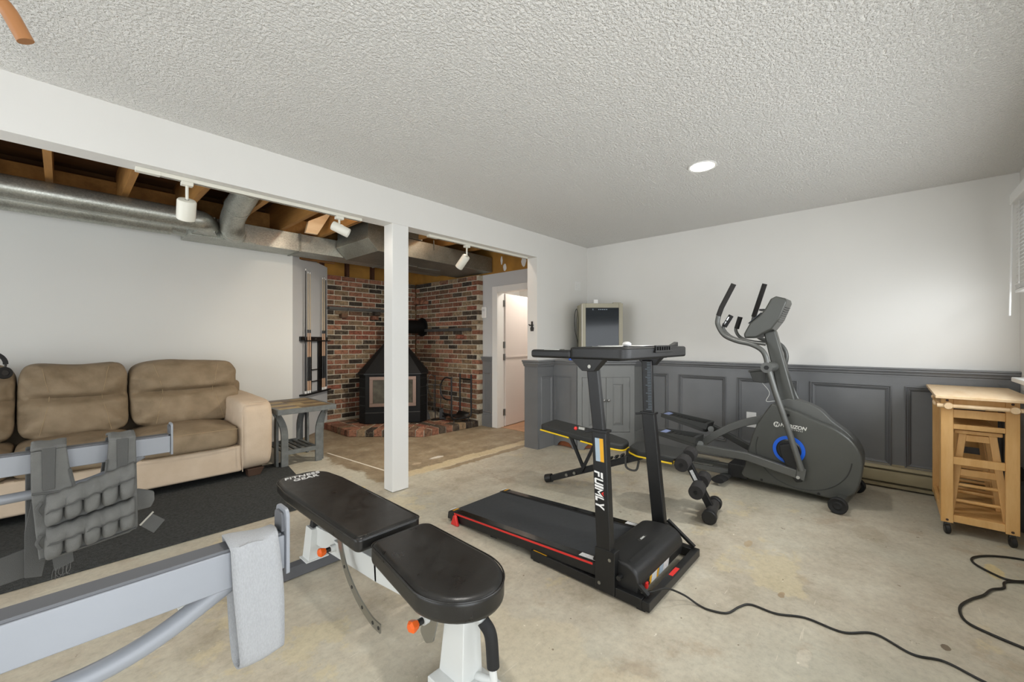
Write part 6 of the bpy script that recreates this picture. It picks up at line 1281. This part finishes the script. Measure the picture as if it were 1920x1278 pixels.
MB().bar(Vector((3.95, 0.862, 1.34))+Vector((0, .006, .006)), Vector((3.95, 0.768, 1.426))+Vector((0, .006, .006)), .20, .006, (0, .7, .7)).build('display', 'glassb', cs_)
MB().box(3.90, 4.0, .765, .80, 1.45, 1.465).build('tablet_ledge', 'elld', cs_)
# moving handlebars
lp = [(3.72, 0.709, 0.988), (3.72, 0.713, 1.063), (3.72, 0.745, 1.129), (3.72, 0.82, 1.174), (3.72, 0.92, 1.2), (3.72, 1.016, 1.249), (3.72, 1.066, 1.339), (3.72, 1.061, 1.41), (3.72, 1.037, 1.48), (3.72, 0.944, 1.667)]
MB().tube(bez(lp[:8], 6), .019, 14).build('moving_handle', 'ellt', el); MB().tube([lp[7], lp[8], lp[9]], .020, 16).build('handle_grip', 'foam', el)
MB().tube([(3.72, 0.702, 0.988), (3.72, 0.659, 0.825), (3.72, 0.569, 0.529), (3.72, 0.486, 0.236)], .0215, 14).build('handle_link', 'ellt', el)
MB().tube(bez([(4.2, 0.673, 0.966), (4.2, 0.654, 1.067), (4.2, 0.681, 1.149), (4.2, 0.744, 1.195), (4.2, 0.833, 1.214), (4.2, 0.892, 1.267), (4.2, 0.909, 1.363), (4.2, 0.9, 1.425)], 5), .0165, 12).build('moving_handle', 'ellt', el)
MB().tube([(4.2, 0.904, 1.416), (4.2, 0.817, 1.704)], .020, 14).build('handle_grip', 'foam', el)
MB().tube([(4.2, 0.666, 0.966), (4.2, 0.62, 0.809), (4.19, .40, .30)], .0185, 12).build('handle_link', 'ellt', el)
pv = Vector((3.7, 0.709, 0.993)); MB().cyl(pv, Vector((4.23, pv.y-.02, pv.z+.0)), .041, 20).build('pivot_tube', 'ellt', el); MB().cyl(pv+Vector((-.004, 0, 0)), pv+Vector((.006, 0, 0)), .017, 16).build('pivot_cap', 'blk_pl', el)
# fixed pulse grips
for x_, a_, b_ in ((3.82, [(3.82, 0.736, 1.174), (3.82, 0.873, 1.196), (3.82, 0.985, 1.231), (3.82, 1.048, 1.3), (3.82, 1.043, 1.35)], [(3.82, 1.043, 1.323), (3.82, 0.989, 1.416)]), (4.08, [(4.08, 0.75, 1.182), (4.08, 0.891, 1.195), (4.08, 0.983, 1.233), (4.08, 1.018, 1.291), (4.08, 1.013, 1.329)], [(4.08, 1.013, 1.31), (4.08, 0.983, 1.414)])):
    MB().tube(bez(a_, 5), .0135, 12).build('fixed_handle', 'ellt', el); MB().tube(b_, .020, 14).build('pulse_grip', 'blk_rub', el)
    q0, q1 = Vector(b_[0]), Vector(b_[1])
    for f0, f1 in (((.15, .45), (.55, .85)) if x_ < 4 else ()): MB().box(0, 0.001, 0, .001, 0, .001) if False else MB().bar(q0+(q1-q0)*f0+Vector((-.0165, .004, 0)), q0+(q1-q0)*f1+Vector((-.0165, .004, 0)), .009, .018, (1, 0, 0)).build('pulse_sensor', 'chrome', el)
# bottle holder
b0 = Vector((3.8, 0.761, 0.93)); MB().hull8([b0+Vector((-.05, .05, -.055)), b0+Vector((.05, .05, -.055)), b0+Vector((.05, -.04, -.065)), b0+Vector((-.05, -.04, -.065))], [b0+Vector((-.055, .075, .02)), b0+Vector((.055, .075, .02)), b0+Vector((.055, -.04, .04)), b0+Vector((-.055, -.04, .04))]).build('bottle_holder', 'elld', el, bevel=.006)
MB().hull8([b0+Vector((-.06, .082, .018)), b0+Vector((.06, .082, .018)), b0+Vector((.06, -.03, .038)), b0+Vector((-.06, -.03, .038))], [b0+Vector((-.06, .082, .034)), b0+Vector((.06, .082, .034)), b0+Vector((.06, -.03, .054)), b0+Vector((-.06, -.03, .054))]).build('holder_rim', 'elld', el, bevel=.004)
MB().tube(bez([b0+Vector((0, 0, -.06)), b0+Vector((.02, -.05, -.14)), b0+Vector((.01, -.03, -.21)), Vector((3.86, .68, .72))], 6), .0018, 6).build('sensor_wire', 'silver', el)
# ---------------------------------------------------------------- wooden cart with stools
ct = thing('wooden_cart', 'honey pine kitchen cart on casters with a towel bar', 'cart', (4.1, -.4, 0))
XA, XB, YL, YR = 3.74, 4.42, -.235, -.555; ZK = .865
MB().box(3.655, 4.55, -.62, -.206, ZK-.018, ZK).build('top', 'carttop', ct, bevel=.003)
for x_, nm in ((XA, 'f'), (XB, 'b')):
    for y_ in (YL, YR+.055): MB().box(x_, x_+.032, y_-.055, y_, .068, ZK-.018).build('leg', 'cartw', ct, bevel=.003)
    ya, yb_ = YR+.055, YL-.055
    for z0, z1 in ((.785, .847), (.725, .775), (.655, .685), (.435, .48), (.076, .12)): MB().box(x_+.006, x_+.026, YR+.055, YL-.055, z0, z1).build('rail', 'cartw', ct, bevel=.002)
for y_ in (YL-.022, YR+.002):
    for z0, z1 in ((.775, .847), (.076, .12)): MB().box(XA+.032, XB, y_, y_+.02, z0, z1).build('side_rail', 'cartw', ct, bevel=.002)
MB().box(XA+.10, XA+.155, YL-.022, YL-.004, .12, .775).build('side_stile', 'cartw', ct, bevel=.003)
MB().box(XA+.032, XB, YR+.024, YL-.024, .098, .112).build('bottom_shelf', 'cartw', ct, bevel=.002)
MB().cyl((XA-.055, YL+.02, .802), (XA-.055, YR-.03, .802), .0125, 14).build('towel_bar', 'carttop', ct)
for y_ in (YL-.028, YR+.028): MB().lathe([(.004, 0), (.018, 0), (.022, .01), (.022, .02), (.014, .028), (.012, .06)], (XA-.075, y_, .802), (1, 0, 0), 16).build('bar_bracket', 'carttop', ct)
for (x_, z_) in ((3.80, .80), (3.88, .80), (3.98, .825)): MB().lathe([(.007, 0), (.007, .012), (.013, .018), (.014, .024), (.006, .030)], (x_, YL+.0, z_), (0, 1, 0), 14).build('peg', 'carttop', ct)
for y_ in (YL-.028, YR+.028):
    for z_ in (.83, .085): MB().cyl((XA, y_, z_), (XA-.002, y_, z_), .007, 12).build('screw_plug', 'dkwood', ct)
for x_ in (XA+.016, XB+.016):
    for y_ in (YL-.028, YR+.028):
        w_ = MB().lathe([(.004, 0), (.024, 0), (.029, .004), (.029, .022), (.024, .026), (.004, .026)], (x_-.018, y_+.013, .030), (.15, -1, 0), 20).build('caster', 'blk_pl', ct, ang=30)
        MB().hull8([(x_-.022, y_-.016, .045), (x_+.012, y_-.016, .045), (x_+.012, y_+.016, .045), (x_-.022, y_+.016, .045)], [(x_-.012, y_-.012, .069), (x_+.014, y_-.012, .069), (x_+.014, y_+.012, .069), (x_-.012, y_+.012, .069)]).build('caster_fork', 'blk_pl', w_)
def stool(xc, label):
    t = thing('wooden_stool', label, 'stool', (xc, -.397, .113), 0, 'stools stored in the cart'); yc = -.397; zb = .113
    hx, hy, ht = .12, .118, .095
    MB().box(xc-.135, xc+.135, yc-.10, yc+.10, .622, .645).build('seat', 'cartw', t, bevel=.005)
    for sx in (-1, 1):
        for sy in (-1, 1):
            b = Vector((xc+sx*hx, yc+sy*hy, zb)); u = Vector((xc+sx*.10, yc+sy*.062, .622)); MB().bar(b, u, .034, .030, (1, 0, 0)).build('leg', 'cartw', t, bevel=.003)
        for z_ in (.20, .30): 
            k = (z_-zb)/.51; hyy = hy+(.062-hy)*k; hxx = hx+(.10-hx)*k; MB().cyl((xc+sx*hxx, yc-hyy, z_), (xc+sx*hxx, yc+hyy, z_), .0105, 12).build('rung', 'cartw', t)
        k = (.53-zb)/.51; MB().box(xc+sx*.102-.009, xc+sx*.102+.009, yc-.068, yc+.068, .575, .615).build('apron', 'cartw', t, bevel=.002)
        MB().box(xc+sx*.112-.009, xc+sx*.112+.009, yc-.095, yc+.095, .36, .40).build('apron', 'cartw', t, bevel=.002)
stool(3.925, 'wooden stool stored inside the cart, nearer the camera'); stool(4.245, 'wooden stool stored inside the cart, behind the nearer stool')
# dark slim storage box between the cart and the window wall
db = thing('storage_box', 'slim dark grey storage box against the wall right of the cart', 'box', (4.30, -.635, 0))
MB().box(4.06, 4.50, -.672, -.600, .002, .30).build('body', 'elld', db, bevel=.006); MB().box(4.05, 4.51, -.676, -.594, .30, .325).build('lid', 'irong', db, bevel=.005); MB().box(4.056, 4.062, -.65, -.622, .20, .23).build('handle', 'blk_pl', db, bevel=.002)
# ---------------------------------------------------------------- extension cord
xc = thing('extension_cord', 'looped black extension cord on the floor at the right edge', 'cord', (3.0, -.4, 0))
ep = [(3.56, -.62), (3.54, -.50), (3.48, -.40), (3.39, -.335), (3.31, -.335), (3.23, -.39), (3.20, -.44), (3.25, -.51), (3.33, -.56), (3.30, -.60), (3.235, -.52), (3.165, -.425), (3.08, -.405), (3.02, -.36), (2.93, -.325), (2.84, -.275), (2.74, -.235), (2.65, -.228), (2.59, -.248), (2.555, -.31), (2.53, -.38), (2.49, -.50), (2.47, -.62)]
MB().tube(bez([(a, b, .006+.006*(1 if 8 < i < 11 else 0)) for i, (a, b) in enumerate(ep)], 8), .0055, 8).build('cable', 'cord', xc)
